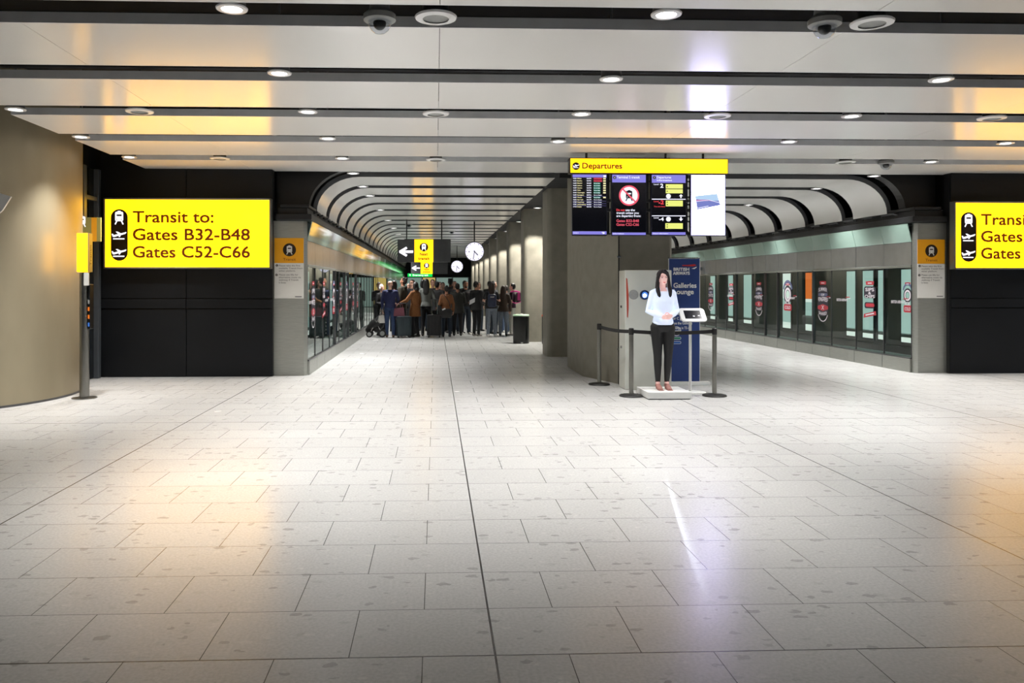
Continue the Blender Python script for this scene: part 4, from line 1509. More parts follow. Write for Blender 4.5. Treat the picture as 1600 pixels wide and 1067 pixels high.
def belt(a, b, label, sag):
    a, b = V(a), V(b)
    d = (b - a).normalized()
    a, b = a + d * 0.036, b - d * 0.036
    side_ = d.cross(V((0, 0, 1))).normalized() * 0.002
    n = 16
    rs = []
    for k in range(n + 1):
        q = k / n
        p = a.lerp(b, q) - V((0, 0, sag * 4 * q * (1 - q)))
        h = V((0, 0, 0.026))
        rs.append([p - h - side_, p - h + side_, p + h + side_, p + h - side_])
    o = MB('belt').rings(rs).build('barrier_belt')
    return tag(o, label, 'belt', 'barrier belts')


belt((2.63, 12.74, 0.935), (2.82, 11.40, 0.935), 'black belt running from the column corner post to the cabinet corner post', 0.02)
belt((2.82, 11.40, 0.935), (4.03, 11.38, 0.935), 'black belt stretched in front of the standing woman figure', 0.022)


# litter bins
def bin_(x, y, h, r, lid, label):
    t = thing('litter_bin', label, 'bin', (x, y, 0), 'black litter bins by the columns')
    MB('bin').lathe([(r * 0.97, 0.0), (r, 0.02), (r, h - 0.06), (r * 0.96, h - 0.05)], (x, y, 0), 32).build('bin_body', t, smooth=35)
    MB(lid).lathe([(r * 0.55, h - 0.05), (r * 0.55, h - 0.01), (r * 0.95, h), (r * 1.02, h - 0.02), (r * 1.02, h - 0.05)], (x, y, 0), 32, cap=False).build('bin_lid', t, smooth=35)
    MB('lampring').box((x - 0.03, y - r - 0.004, 0.015), (x + 0.03, y - r + 0.01, 0.04)).build('bin_lock', t)
    MB('lampring').box((x - 0.03, y - 0.06, h - 0.03), (x + 0.04, y + 0.02, h + 0.02), 0.01).build('litter', t)


bin_(2.36, 22.0, 0.80, 0.225, 'bin_green', 'black round bin with pale green lid rim beside the second rounded column')
bin_(3.13, 21.75, 0.80, 0.225, 'bin_orange', 'black round bin with orange lid rim half hidden by the first rounded column')


# ------------------------------------------------------------------ people
def pm(name, col, rough=0.75, **k):
    if name not in M:
        M[name] = mat(name, col, rough, var=k.pop('var', 0.12), scale=k.pop('scale', 25), **k)
    return name


pm('skin_light', (206, 160, 138), 0.5, var=0.04)
pm('skin_tan', (172, 122, 96), 0.5, var=0.04)
pm('skin_deep', (104, 68, 50), 0.5, var=0.04)
pm('eye_white', (210, 208, 204), 0.3, var=0)
pm('eye_dark', (24, 18, 16), 0.2, var=0)
pm('lip', (168, 92, 86), 0.45, var=0.03)
pm('hair_black', (18, 15, 14), 0.5)
pm('hair_brown', (50, 34, 24), 0.5)
pm('hair_dark', (30, 23, 19), 0.5)
pm('hair_grey', (150, 146, 140), 0.6)


def remeshed(mb, voxel, smooth_it=2):
    bmesh.ops.recalc_face_normals(mb.bm, faces=mb.bm.faces)
    me = bpy.data.meshes.new('t')
    mb.bm.to_mesh(me)
    mb.bm.free()
    ob = bpy.data.objects.new('t', me)
    r = ob.modifiers.new('r', 'REMESH')
    r.mode = 'VOXEL'
    r.voxel_size = voxel
    if smooth_it:
        s = ob.modifiers.new('s', 'SMOOTH')
        s.factor = 0.5
        s.iterations = smooth_it
    out = evaluated(ob)
    bpy.data.objects.remove(ob)
    bpy.data.meshes.remove(me)
    return out


def finish(name, parent, mesh, mats, extra=None):
    """join a remeshed surface with extra shapes in one mesh"""
    bm = bmesh.new()
    bm.from_mesh(mesh)
    for f in bm.faces:
        f.material_index = 0
        f.smooth = True
    names = list(mats)
    if extra is not None:
        e = extra.bm
        bmesh.ops.recalc_face_normals(e, faces=e.faces)
        vm = {v: bm.verts.new(v.co) for v in e.verts}
        for f in e.faces:
            mname = extra.mats[f.material_index]
            if mname not in names:
                names.append(mname)
            try:
                g = bm.faces.new([vm[v] for v in f.verts])
                g.material_index = names.index(mname)
                g.smooth = True
            except ValueError:
                pass
        e.free()
    me = bpy.data.meshes.new(name)
    bm.to_mesh(me)
    bm.free()
    bpy.data.meshes.remove(mesh)
    for k in names:
        me.materials.append(M[k])
    o = bpy.data.objects.new(name, me)
    C.objects.link(o)
    if parent is not None:
        o.parent = parent
    return o


def hand(mb, wrist, fwd, palm, thumb, s=1.0, curl=0.6):
    """palm and five bent fingers; fwd = finger direction, palm = palm normal, thumb = side of the thumb"""
    f, p, t = V(fwd).normalized(), V(palm).normalized(), V(thumb).normalized()
    w = V(wrist)
    L = 0.088 * s
    mb.tube([w - f * 0.015 * s, w + f * 0.03 * s, w + f * 0.06 * s, w + f * L], [(0.026 * s, 0.019 * s), (0.034 * s, 0.016 * s), (0.040 * s, 0.015 * s), (0.038 * s, 0.012 * s)], 10, True, side=t)
    for off, ln in ((0.029, 0.072), (0.010, 0.082), (-0.010, 0.077), (-0.028, 0.060)):
        r = w + f * (L - 0.006 * s) + t * (off * s)
        a1, a2, a3 = curl * 0.5, curl * 1.2, curl * 1.7
        p1 = r + (f * math.cos(a1) + p * math.sin(a1)) * (ln * 0.45 * s)
        p2 = p1 + (f * math.cos(a2) + p * math.sin(a2)) * (ln * 0.32 * s)
        p3 = p2 + (f * math.cos(a3) + p * math.sin(a3)) * (ln * 0.25 * s)
        mb.tube([r, p1, p2, p3], [0.0095 * s, 0.009 * s, 0.008 * s, 0.0065 * s], 8)
    r = w + f * 0.025 * s + t * 0.026 * s
    d1 = (f * 0.6 + t * 0.75 + p * 0.35).normalized()
    d2 = (f * 0.85 + t * 0.25 + p * 0.5).normalized()
    mb.tube([r, r + d1 * 0.038 * s, r + d1 * 0.038 * s + d2 * 0.032 * s], [0.013 * s, 0.0105 * s, 0.008 * s], 8)


def arm_pts(side, kind, sh=0.185, lean=0.0):
    """shoulder, elbow, wrist, finger direction, palm normal, thumb side; side +1 is the figure's own left (+X, facing -Y)"""
    x = side
    S0 = V((x * sh, 0.0, 1.415))
    if kind == 'down':
        return S0, V((x * 0.245, 0.03, 1.135)), V((x * 0.25, -0.03, 0.885)), V((0, -0.12, -1)), V((-x, 0, 0)), V((0, -1, 0))
    if kind == 'front':
        return S0, V((x * 0.25, 0.02, 1.13)), V((x * 0.10, -0.25, 1.07)), V((-x * .55, -0.8, 0.05)), V((-x * .3, 0, -.9)), V((-x * .8, .2, 0.5))
    if kind == 'phone':
        return S0, V((x * 0.245, -0.06, 1.14)), V((x * 0.09, -0.24, 1.28)), V((-x * .45, -0.5, 0.7)), V((-x * .3, .8, 0.5)), V((-x, 0, .2))
    if kind == 'reach':
        return S0, V((x * 0.25, -0.16, 1.18)), V((x * 0.20, -0.43, 1.08)), V((0, -1, -0.25)), V((0, -.2, -1)), V((-x, 0, 0))
    if kind == 'handle':
        return S0, V((x * 0.27, 0.05, 1.14)), V((x * 0.31, -0.02, 0.93)), V((0, -0.3, -1)), V((-x, 0, 0)), V((0, -1, 0))
    if kind == 'face':
        return S0, V((x * 0.25, -0.12, 1.16)), V((x * 0.13, -0.20, 1.42)), V((-x * .5, 0.2, 0.9)), V((-x * .6, .6, 0)), V((0, .5, .6))
    if kind == 'strap':
        return S0, V((x * 0.27, -0.05, 1.16)), V((x * 0.15, -0.20, 1.27)), V((-x * .3, 0.3, 0.9)), V((-x * .2, .9, 0)), V((-x, 0, 0))
    raise KeyError(kind)


HEAD = ((1.557, .020, -.074, -.030), (1.566, .034, -.083, -.010), (1.582, .047, -.085, .020), (1.604, .056, -.083, .062), (1.630, .064, -.081, .088), (1.655, .069, -.077, .098), (1.680, .071, -.081, .101), (1.705, .070, -.081, .099), (1.728, .064, -.072, .090), (1.748, .050, -.052, .070), (1.761, .030, -.025, .044), (1.766, .012, -.004, .020))


def head_loft(mb, hp, wide=1.0, n=28):
    rs = []
    for z, w, yf, yb in HEAD:
        cy, ry = (yf + yb) / 2, (yb - yf) / 2
        ring = []
        for k in range(n):
            a = 2 * PI * k / n
            c, s_ = math.cos(a), math.sin(a)
            q = (abs(c) ** 2.35 + abs(s_) ** 2.35) ** (-1 / 2.35)
            ring.append(hp((w * wide * c * q, cy + ry * s_ * q, z)))
        rs.append(ring)
    mb.rings(rs)


TORSO_M = [(0.845, 0, .120, .095), (0.93, 0, .168, .118), (1.04, 0, .150, .106), (1.16, -.004, .154, .110), (1.28, -.008, .170, .118), (1.37, -.002, .178, .112), (1.435, .006, .150, .088), (1.485, .012, .085, .066)]
TORSO_F = [(0.845, 0, .120, .098), (0.92, .006, .176, .125), (1.06, 0, .124, .095), (1.17, -.004, .132, .102), (1.29, -.020, .150, .122), (1.37, -.004, .154, .104), (1.43, .006, .132, .082), (1.48, .012, .072, .058)]


def torso_rings(prof, grow, z0, z1, hem=None):
    rs = []
    n = 20
    P = [p for p in prof if z0 <= p[0] <= z1]
    if hem:
        P = hem + P
    for z, cy, rx, ry in P:
        rs.append([((rx + grow) * math.cos(2 * PI * k / n), cy + (ry + grow) * math.sin(2 * PI * k / n), z) for k in range(n)])
    return rs


def leg_pts(side, st, spread):
    x = side
    hx = 0.088
    fx_ = x * (0.085 + spread)
    return V((x * hx, 0.0, 0.90)), V((x * 0.092 + 0.5 * (fx_ - x * hx), -0.02 - 0.5 * st, 0.485)), V((fx_, 0.02 - st, 0.085))


def person(label, x, y, rot, H=1.74, sex='m', arms=('down', 'down'), top='top_black', legs='jeans_blue', hairm='hair_black', hair='short', skin='skin_light', shoes='shoe_black', sleeve='long', coat=None, stride=0.03, spread=0.03, look=0.0, nod=0.0, lean=0.0, group=None, bulk=0.0, vox=0.014, z=0.0, glasses=False, beard=False, hood=False):
    root = thing('person', label, 'person', (x, y, z), group, rot)
    s = H / 1.765
    root.scale = (s, s, s)
    prof = TORSO_M if sex == 'm' else TORSO_F
    sh = 0.185 if sex == 'm' else 0.163
    prof = [(a, b, c + bulk, d + bulk) for a, b, c, d in prof]
    HR = Matrix.Rotation(look, 3, 'Z') @ Matrix.Rotation(nod, 3, 'X')
    HC_ = V((0, 0.0, 1.545))      # pivot at the top of the neck

    def hp(p):
        return HC_ + HR @ (V(p) - HC_)

    # ---- body
    mb = MB(skin)
    mb.rings(torso_rings(prof, -0.012, 0, 2))
    mb.tube([(0, 0.012, 1.44), (0, 0.008, 1.52), hp((0, -0.004, 1.585))], [(0.060, 0.060), (0.054, 0.056), (0.052, 0.056)], 14, False)
    head_loft(mb, hp, 1.05 if sex == 'm' else 0.98)
    mb.tube([hp((0, -0.080, 1.662)), hp((0, -0.100, 1.622)), hp((0, -0.088, 1.612))], [0.009, 0.014, 0.012], 8)
    for e in (-1, 1):
        mb.ball(hp((e * 0.074, 0.012, 1.640)), (0.012, 0.020, 0.032), 8, 6, HR)
    joints = {}
    for e, kind in ((1, arms[0]), (-1, arms[1])):
        a, b, c, f, p, t = arm_pts(e, kind, sh)
        joints[e] = (a, b, c, f, p, t)
        mb.tube([a, a.lerp(b, 0.5), b, b.lerp(c, 0.4), c], [0.050, 0.044, 0.037, 0.038, 0.026], 12)
        mb.tube([(e * 0.08, 0.006, 1.435), a], [0.055, 0.052], 10)
    L = {}
    for e, st in ((1, stride), (-1, -stride)):
        a, b, c = leg_pts(e, st, spread)
        L[e] = (a, b, c)
        mb.tube([a, a.lerp(b, .35), b, b.lerp(c, .35), c, c + V((0, 0, -0.05))], [0.086, 0.076, 0.054, 0.054, 0.036, 0.034], 12)
        mb.tube([c + V((0, 0.03, -0.045)), c + V((0, -0.06, -0.058)), c + V((0, -0.15, -0.066))], [(0.030, 0.026), (0.038, 0.022), (0.034, 0.014)], 8)
    me = remeshed(mb, vox, 2)
    ex = MB(skin)
    for e in (1, -1):
        a, b, c, f, p, t = joints[e]
        hand(ex, c, f, p, t, 1.0, 0.75)
    for e in (-1, 1):
        ex.use('eye_white').ball(hp((e * 0.031, -0.070, 1.657)), (0.0135, 0.009, 0.0078), 8, 5, HR)
        ex.use('eye_dark').ball(hp((e * 0.031, -0.0765, 1.657)), (0.006, 0.0045, 0.0065), 7, 5, HR)
        ex.use(hairm).tube([hp((e * 0.014, -0.082, 1.678)), hp((e * 0.034, -0.080, 1.683)), hp((e * 0.052, -0.066, 1.677))], [0.004, 0.005, 0.003], 6)
    ex.use('lip').ball(hp((0, -0.084, 1.592)), (0.021, 0.007, 0.007), 8, 5, HR)
    finish('body', root, me, [skin], ex)

    # ---- hair
    if hair != 'bald':
        mb = MB(hairm)
        mb.ball(hp((0, 0.020, 1.690)), (0.083, 0.098, 0.092), 16, 10, HR)
        mb.ball(hp((0, 0.045, 1.650)), (0.080, 0.078, 0.085), 14, 8, HR)
        if hair in ('bob', 'long'):
            dn = 1.55 if hair == 'bob' else 1.34
            for e in (-1, 1):
                mb.tube([hp((e * 0.066, 0.0, 1.70)), hp((e * 0.080, 0.012, 1.63)), hp((e * 0.082, 0.02, 1.56)), (e * 0.080 + HC_.x, 0.045, max(dn, 1.50)), (e * 0.075, 0.075, dn)], [(0.020, 0.05), (0.024, 0.055), (0.026, 0.05), (0.026, 0.04), (0.02, 0.03)], 10, side=(1, 0, 0))
            mb.tube([hp((0, 0.07, 1.70)), hp((0, 0.085, 1.60)), (0, 0.085, 1.50), (0, 0.115, dn), (0, 0.118, dn - 0.05)], [(0.07, 0.03), (0.085, 0.035), (0.09, 0.035), (0.092, 0.03), (0.07, 0.018)], 14, side=(1, 0, 0))
        elif hair == 'bun':
            mb.ball(hp((0, 0.085, 1.76)), (0.045, 0.045, 0.042), 10, 7, HR)
        elif hair == 'pony':
            mb.tube([hp((0, 0.10, 1.72)), hp((0, 0.15, 1.66)), hp((0, 0.14, 1.52)), hp((0, 0.12, 1.42))], [0.028, 0.036, 0.034, 0.012], 10)
        elif hair == 'tousled':
            for k in range(7):
                a = k * 0.9
                mb.ball(hp((0.05 * math.cos(a), 0.02 + 0.06 * math.sin(a), 1.755)), 0.034, 8, 6)
        finish('hair', root, remeshed(mb, 0.012, 2), [hairm])
    if beard:
        mb = MB(hairm)
        mb.ball(hp((0, -0.046, 1.572)), (0.048, 0.046, 0.034), 12, 7, HR)
        finish('beard', root, remeshed(mb, 0.010, 2), [hairm])
    if glasses:
        mb = MB('eye_dark')
        for e in (-1, 1):
            mb.tube([hp((e * 0.033 + 0.022 * math.cos(q * PI / 4), -0.094, 1.660 + 0.017 * math.sin(q * PI / 4))) for q in range(9)], 0.003, 5, False)
            mb.tube([hp((e * 0.055, -0.092, 1.664)), hp((e * 0.079, 0.01, 1.655))], 0.003, 5)
        mb.tube([hp((-0.011, -0.095, 1.664)), hp((0.011, -0.095, 1.664))], 0.003, 5)
        mb.build('glasses', root, smooth=True, local=True)

    # ---- trousers
    mb = MB(legs)
    q = prof[2]
    mb.rings(torso_rings([prof[0], prof[1], (1.0, prof[1][1] / 2, prof[2][2] + 0.012, prof[2][3] + 0.006)], 0.006, 0.84, 1.05))
    for e in (1, -1):
        a, b, c = L[e]
        mb.tube([a, a.lerp(b, .35), b, b.lerp(c, .4), c + V((0, 0, -0.025))], [0.097, 0.088, 0.068, 0.062, 0.052], 14)
    finish('trousers', root, remeshed(mb, vox, 2), [legs])

    # ---- top
    mb = MB(top)
    g = 0.014
    if coat:
        hem = [(coat, 0.0, prof[1][2] + 0.03, prof[1][3] + 0.03), (0.80, 0.0, prof[1][2] + 0.016, prof[1][3] + 0.016)]
        mb.rings(torso_rings(prof, g + 0.012, 0.9, 1.46, hem if coat < 0.79 else hem[:1]))
    else:
        mb.rings(torso_rings(prof, g, 0.92, 1.46))
    for e in (1, -1):
        a, b, c, f, p, t = joints[e]
        k = 0.008 if coat else 0.0
        if sleeve == 'long':
            mb.tube([a, a.lerp(b, .5), b, b.lerp(c, .5), b.lerp(c, .96)], [0.066 + k, 0.060 + k, 0.053 + k, 0.048 + k, 0.040 + k], 14)
        else:
            mb.tube([a, a.lerp(b, .62)], [0.064, 0.056], 14)
        mb.tube([(e * 0.06, 0.006, 1.43), a], [0.068 + k, 0.065 + k], 12)
    mb.tube([(0, 0.012, 1.44), (0, 0.010, 1.495)], [(0.082, 0.078), (0.066, 0.066)], 14, False)
    if hood:
        mb.tube([(-0.10, 0.03, 1.47), (-0.07, 0.10, 1.46), (0, 0.13, 1.45), (0.07, 0.10, 1.46), (0.10, 0.03, 1.47)], [0.03, 0.042, 0.046, 0.042, 0.03], 10)
    finish('jacket' if coat or hood else 'top', root, remeshed(mb, vox, 2), [top])

    # ---- shoes
    for e in (1, -1):
        c = L[e][2]
        mb = MB(shoes)
        mb.tube([c + V((0, 0.045, -0.040)), c + V((0, 0.0, -0.040)), c + V((0, -0.08, -0.052)), c + V((0, -0.165, -0.060))], [(0.036, 0.044), (0.042, 0.046), (0.046, 0.032), (0.040, 0.024)], 12, side=(1, 0, 0))
        bmesh.ops.translate(mb.bm, verts=[v for v in mb.bm.verts if v.co.z < 0.001], vec=(0, 0, 0))
        for v in mb.bm.verts:
            v.co.z = max(v.co.z, 0.0)
        mb.build('shoe', root, smooth=True, local=True)
    return root, joints, s


def world_pt(root, p):
    return root.location + Matrix.Rotation(root.rotation_euler.z, 3, 'Z') @ (V(p) * root.scale.x)


for n, c in (('navy_knit', (28, 36, 74)), ('olive_coat', (44, 42, 30)), ('tan_coat', (124, 78, 40)), ('grey_knit', (92, 96, 92)), ('black_cloth', (20, 20, 22)), ('black_two', (28, 28, 30)), ('brown_knit', (120, 76, 44)), ('dark_olive', (34, 36, 32)), ('tee_black', (22, 22, 26)), ('fur_coat', (58, 46, 36)), ('plum', (44, 20, 40)), ('charcoal', (46, 48, 52)), ('white_cloth', (200, 200, 200)),
             ('jeans_blue', (40, 58, 92)), ('jeans_dark', (30, 42, 54)), ('jeans_grey', (108, 116, 128)), ('trousers_black', (18, 18, 20)), ('trousers_light', (178, 178, 170)), ('denim_mid', (66, 82, 108))):
    pm(n, c, 0.8)
for n, c in (('shoe_black', (20, 18, 18)), ('shoe_white', (206, 204, 200)), ('shoe_brown', (84, 62, 46)), ('shoe_grey', (120, 116, 112))):
    pm(n, c, 0.5)

F, B = 0.0, PI
# x, y, rotation: 0 faces the camera, pi shows the back
P = {}
P['navy'] = person('bald man seen from behind in navy jumper and blue jeans', -1.41, 24.65, B, 1.74, 'm', ('down', 'reach'), 'navy_knit', 'jeans_blue', 'hair_grey', 'bald', 'skin_light', 'shoe_brown', stride=0.05, spread=0.02)
P['headset'] = person('person in black with headphones beside the pushchair at the glass', -1.72, 25.45, 0.9, 1.62, 'm', ('front', 'front'), 'black_cloth', 'trousers_black', 'hair_grey', 'short', 'skin_light', coat=0.84)
P['tall'] = person('tall dark-haired man in olive jacket bending his head behind the navy jumper', -1.06, 25.4, -1.9, 1.86, 'm', ('front', 'phone'), 'olive_coat', 'trousers_black', 'hair_dark', 'tousled', 'skin_tan', hood=True, nod=-0.3, coat=0.82)
P['specs'] = person('man with glasses and pale face behind the tan coat', -0.78, 26.3, -0.6, 1.78, 'm', ('down', 'face'), 'black_cloth', 'trousers_black', 'hair_brown', 'short', 'skin_light', glasses=True)
P['tan'] = person('woman in knee-short tan coat holding a suitcase handle, dark bob', -0.65, 24.85, -2.1, 1.70, 'f', ('reach', 'down'), 'tan_coat', 'trousers_black', 'hair_black', 'bob', 'skin_light', coat=0.66, look=0.15)
P['grey'] = person('long-haired person from behind in grey jumper and black trousers', -0.30, 25.2, B - 0.1, 1.80, 'f', ('front', 'handle'), 'grey_knit', 'trousers_black', 'hair_black', 'long', 'skin_tan', bulk=0.012)
P['coat'] = person('man in black jacket beside the long-haired grey jumper', 0.05, 25.8, B - 0.4, 1.72, 'm', ('down', 'handle'), 'black_cloth', 'trousers_black', 'hair_black', 'short', 'skin_tan', coat=0.80)
P['peek'] = person('fair-faced man looking over the black jacket shoulder', -0.10, 26.3, 0.2, 1.79, 'm', ('down', 'down'), 'black_two', 'trousers_black', 'hair_brown', 'short', 'skin_light')
P['brown'] = person('short woman in brown jumper with a dark shoulder bag', 0.33, 24.8, B + 0.15, 1.58, 'f', ('front', 'down'), 'brown_knit', 'jeans_dark', 'hair_black', 'bun', 'skin_tan', bulk=0.016)
P['b1'] = person('dark-haired person facing out between the black jacket and the brown jumper', 0.24, 27.0, 0.3, 1.70, 'm', ('down', 'phone'), 'black_two', 'trousers_black', 'hair_black', 'short', 'skin_light')
P['b2'] = person('tall person with afro hair behind the brown jumper', 0.50, 27.6, B, 1.83, 'm', ('down', 'down'), 'black_cloth', 'trousers_black', 'hair_black', 'tousled', 'skin_deep', coat=0.8)
P['b3'] = person('man facing the hall with a dark fringe above the olive puffer', 0.62, 26.5, 0.0, 1.74, 'm', ('front', 'phone'), 'charcoal', 'jeans_dark', 'hair_black', 'short', 'skin_light')
P['puffer'] = person('person in very dark olive puffer jacket from behind', 0.69, 25.35, B, 1.66, 'm', ('front', 'front'), 'dark_olive', 'trousers_black', 'hair_dark', 'short', 'skin_tan', hood=True, coat=0.76, bulk=0.03)
P['b4'] = person('half hidden person past the dark olive puffer', 1.0, 26.8, 0.5, 1.70, 'm', ('down', 'down'), 'black_two', 'jeans_dark', 'hair_black', 'short', 'skin_light')
P['beard'] = person('bearded man in black facing the hall with pale shoes', 0.98, 26.05, 0.25, 1.74, 'm', ('front', 'down'), 'black_cloth', 'jeans_dark', 'hair_dark', 'short', 'skin_tan', 'shoe_white', beard=True)
P['paper'] = person('man in black jacket and glasses carrying white papers', 1.29, 25.2, 2.4, 1.72, 'm', ('down', 'front'), 'black_two', 'trousers_black', 'hair_black', 'short', 'skin_tan', 'shoe_grey', glasses=True, coat=0.84, look=-0.3)
P['pack'] = person('long brown-haired woman with navy backpack and grey jeans', 1.74, 24.85, B, 1.69, 'f', ('strap', 'strap'), 'tee_black', 'jeans_grey', 'hair_brown', 'long', 'skin_light', 'shoe_white', sleeve='short', bulk=0.008)
P['look'] = person('dark-haired woman with white collar looking sideways behind the backpack', 1.93, 26.35, 1.0, 1.74, 'f', ('front', 'down'), 'charcoal', 'jeans_dark', 'hair_black', 'bob', 'skin_light', look=0.2)
P['fur'] = person('woman with long brown hair in fuzzy dark jacket and grey jeans', 2.14, 25.2, B - 0.2, 1.59, 'f', ('front', 'down'), 'fur_coat', 'jeans_grey', 'hair_brown', 'long', 'skin_light', 'shoe_black', coat=0.86)
P['denim'] = person('person in black top and jeans between the fuzzy jacket and the bin', 2.38, 27.0, B + 0.5, 1.60, 'm', ('down', 'front'), 'tee_black', 'denim_mid', 'hair_dark', 'short', 'skin_light', 'shoe_white')
P['pink'] = person('person with pink-strapped bag and light trousers by the column', 2.46, 25.6, -1.9, 1.66, 'm', ('down', 'front'), 'plum', 'trousers_light', 'hair_black', 'short', 'skin_light', 'shoe_white', sleeve='short')
back = [(-1.95, 27.4, 1.70), (-1.45, 27.9, 1.76), (-0.95, 28.3, 1.68), (-0.45, 28.0, 1.80), (0.15, 29.0, 1.72), (0.62, 28.6, 1.66), (1.05, 29.2, 1.77), (1.5, 28.0, 1.71), (1.95, 28.8, 1.75)]
bl = ['by the glass screen', 'behind the bald man', 'behind the tall olive jacket', 'behind the tan coat', 'behind the grey jumper', 'behind the brown jumper', 'behind the dark puffer', 'behind the papers', 'near the columns']
for i, (x, y, h) in enumerate(back):
    person('darkly dressed person deep in the queue, %s' % bl[i], x, y, (0.3, 2.9, -0.4, 3.3, 0.2, 2.6, 3.1, 0.5, 2.8)[i], h, 'mf'[i % 2], (('down', 'phone'), ('front', 'down'), ('down', 'down'))[i % 3], ('black_two', 'charcoal', 'black_cloth', 'dark_olive')[i % 4], ('trousers_black', 'jeans_dark')[i % 2], ('hair_black', 'hair_brown', 'hair_dark')[i % 3], ('short', 'long', 'short', 'bob')[i % 4], ('skin_light', 'skin_tan')[i % 2], group='people deep in the queue', vox=0.018)


# ------------------------------------------------------------------ what the people carry
for n, c in (('case_teal', (26, 40, 46)), ('case_black', (16, 16, 18)), ('bag_burgundy', (104, 52, 64)), ('bag_white', (222, 220, 214)), ('bag_dark', (26, 26, 26)), ('pack_navy', (30, 40, 66)), ('pink', (232, 70, 160)), ('paper', (226, 226, 230)), ('pram_cloth', (14, 14, 15)), ('blanket', (128, 120, 112)), ('tan_leather', (90, 60, 40))):
    pm(n, c, 0.55, var=0.06)


def suitcase(x, y, rot, w, d, h, m, handle, label):
    t = thing('suitcase', label, 'suitcase', (x, y, 0), 'suitcases in the queue', rot)
    b = MB(m).box((-w / 2, -d / 2, 0.06), (w / 2, d / 2, h), 0.035)
    for q in (-0.25, 0.0, 0.25):
        b.box((w * q - 0.012, -d / 2 - 0.008, 0.12), (w * q + 0.012, -d / 2 + 0.005, h - 0.08), 0.004)
    b.build('shell', t, local=True, smooth=30)
    for a in (-1, 1):
        for c in (-1, 1):
            MB('base_blk').lathe([(0.006, -0.012), (0.03, -0.012), (0.03, 0.012), (0.006, 0.012)], (a * (w / 2 - 0.05), c * (d / 2 - 0.05), 0.03), 14, 'x').build('wheel', t, local=True, smooth=35)
    mb = MB('chrome')
    mb.tube([(-0.09, d / 4, h - 0.02), (-0.09, d / 4, handle)], 0.009, 8, False).tube([(0.09, d / 4, h - 0.02), (0.09, d / 4, handle)], 0.009, 8, False)
    mb.build('telescopic_rods', t, local=True, smooth=35)
    MB('base_blk').tube([(-0.11, d / 4, handle), (0.11, d / 4, handle)], 0.017, 10).build('grip', t, local=True, smooth=True)
    return t


suitcase(-0.98, 24.45, 0.25, 0.44, 0.27, 0.66, 'case_teal', 1.05, 'dark teal suitcase held by the woman in the tan coat')
suitcase(-0.05, 24.55, -0.1, 0.44, 0.27, 0.70, 'case_black', 1.16, 'black suitcase with tall chrome handle beside the grey jumper')
sd = suitcase(-1.20, 25.0, 0.1, 0.36, 0.24, 0.56, 'case_black', 1.0, 'small black suitcase with pale studs between the jeans and the teal suitcase')
mb = MB('bag_white')
for k in range(4):
    mb.ball((0.0, -0.135, 0.12 + 0.11 * k), 0.018, 8, 6)
mb.build('stud', sd, local=True, smooth=True)

t = thing('handbag', 'burgundy handbag resting on top of the dark teal suitcase', 'bag', (-1.12, 24.5, 0.68))
MB('bag_burgundy').prism([(-1.29, 24.40, 0.665), (-0.95, 24.36, 0.665), (-0.98, 24.38, 0.92), (-1.27, 24.41, 0.90)], (0, 0.14, 0)).build('bag_body', t)
MB('bag_burgundy').tube([(-1.22, 24.47, 0.90), (-1.21, 24.47, 1.02), (-1.12, 24.47, 1.07), (-1.03, 24.47, 1.02), (-1.02, 24.47, 0.91)], 0.010, 8).build('strap', t, smooth=True)

w = world_pt(P['navy'][0], P['navy'][1][1][2])
t = thing('carrier_bag', 'small white carrier bag hanging from the bald man\'s hand', 'bag', (w.x, w.y, 0.5))
hx, hz = w.x - 0.02, w.z - 0.13
MB('bag_white').prism([(hx - 0.10, w.y - 0.05, hz - 0.30), (hx + 0.10, w.y - 0.05, hz - 0.30), (hx + 0.08, w.y - 0.05, hz - 0.07), (hx + 0.03, w.y - 0.05, hz - 0.05), (hx - 0.08, w.y - 0.05, hz - 0.08)], (0, 0.09, 0)).build('bag_body', t)
MB('bag_white').tube([(hx - 0.06, w.y, hz - 0.08), (hx - 0.03, w.y, hz + 0.03), (hx + 0.03, w.y, hz + 0.03), (hx + 0.06, w.y, hz - 0.08)], 0.008, 6).build('handles_loop', t, smooth=True)

# pushchair
t = thing('pushchair', 'black folded-back pushchair with grey blanket next to the glass screen', 'pushchair', (-1.88, 24.85, 0))
mb = MB('chrome')
for e in (-0.2, 0.2):
    mb.tube([(-2.05, 24.85 + e, 0.12), (-1.78, 24.85 + e, 0.55), (-1.59, 24.85 + e, 1.0)], 0.013, 8)
    mb.tube([(-1.65, 24.85 + e, 0.10), (-1.88, 24.85 + e, 0.55)], 0.013, 8)
mb.tube([(-1.59, 24.65, 1.0), (-1.66, 25.05, 1.0)], 0.016, 8)
mb.build('frame', t, smooth=True)
mb = MB('pram_cloth')
mb.tube([(-2.09, 24.85, 0.22), (-1.93, 24.85, 0.36), (-1.77, 24.85, 0.42), (-1.67, 24.85, 0.62)], [(0.20, 0.10), (0.23, 0.18), (0.23, 0.20), (0.20, 0.12)], 14, side=(0, 1, 0))
mb.build('seat_shell', t, smooth=True)
MB('pram_cloth').box((-1.91, 24.69, 0.16), (-1.70, 25.01, 0.30), 0.04).build('basket', t, smooth=30)
MB('blanket').tube([(-1.69, 24.80, 0.62), (-1.67, 24.78, 0.82), (-1.63, 24.80, 0.98)], [(0.10, 0.05), (0.13, 0.07), (0.08, 0.05)], 10, side=(0, 1, 0)).build('blanket', t, smooth=True)
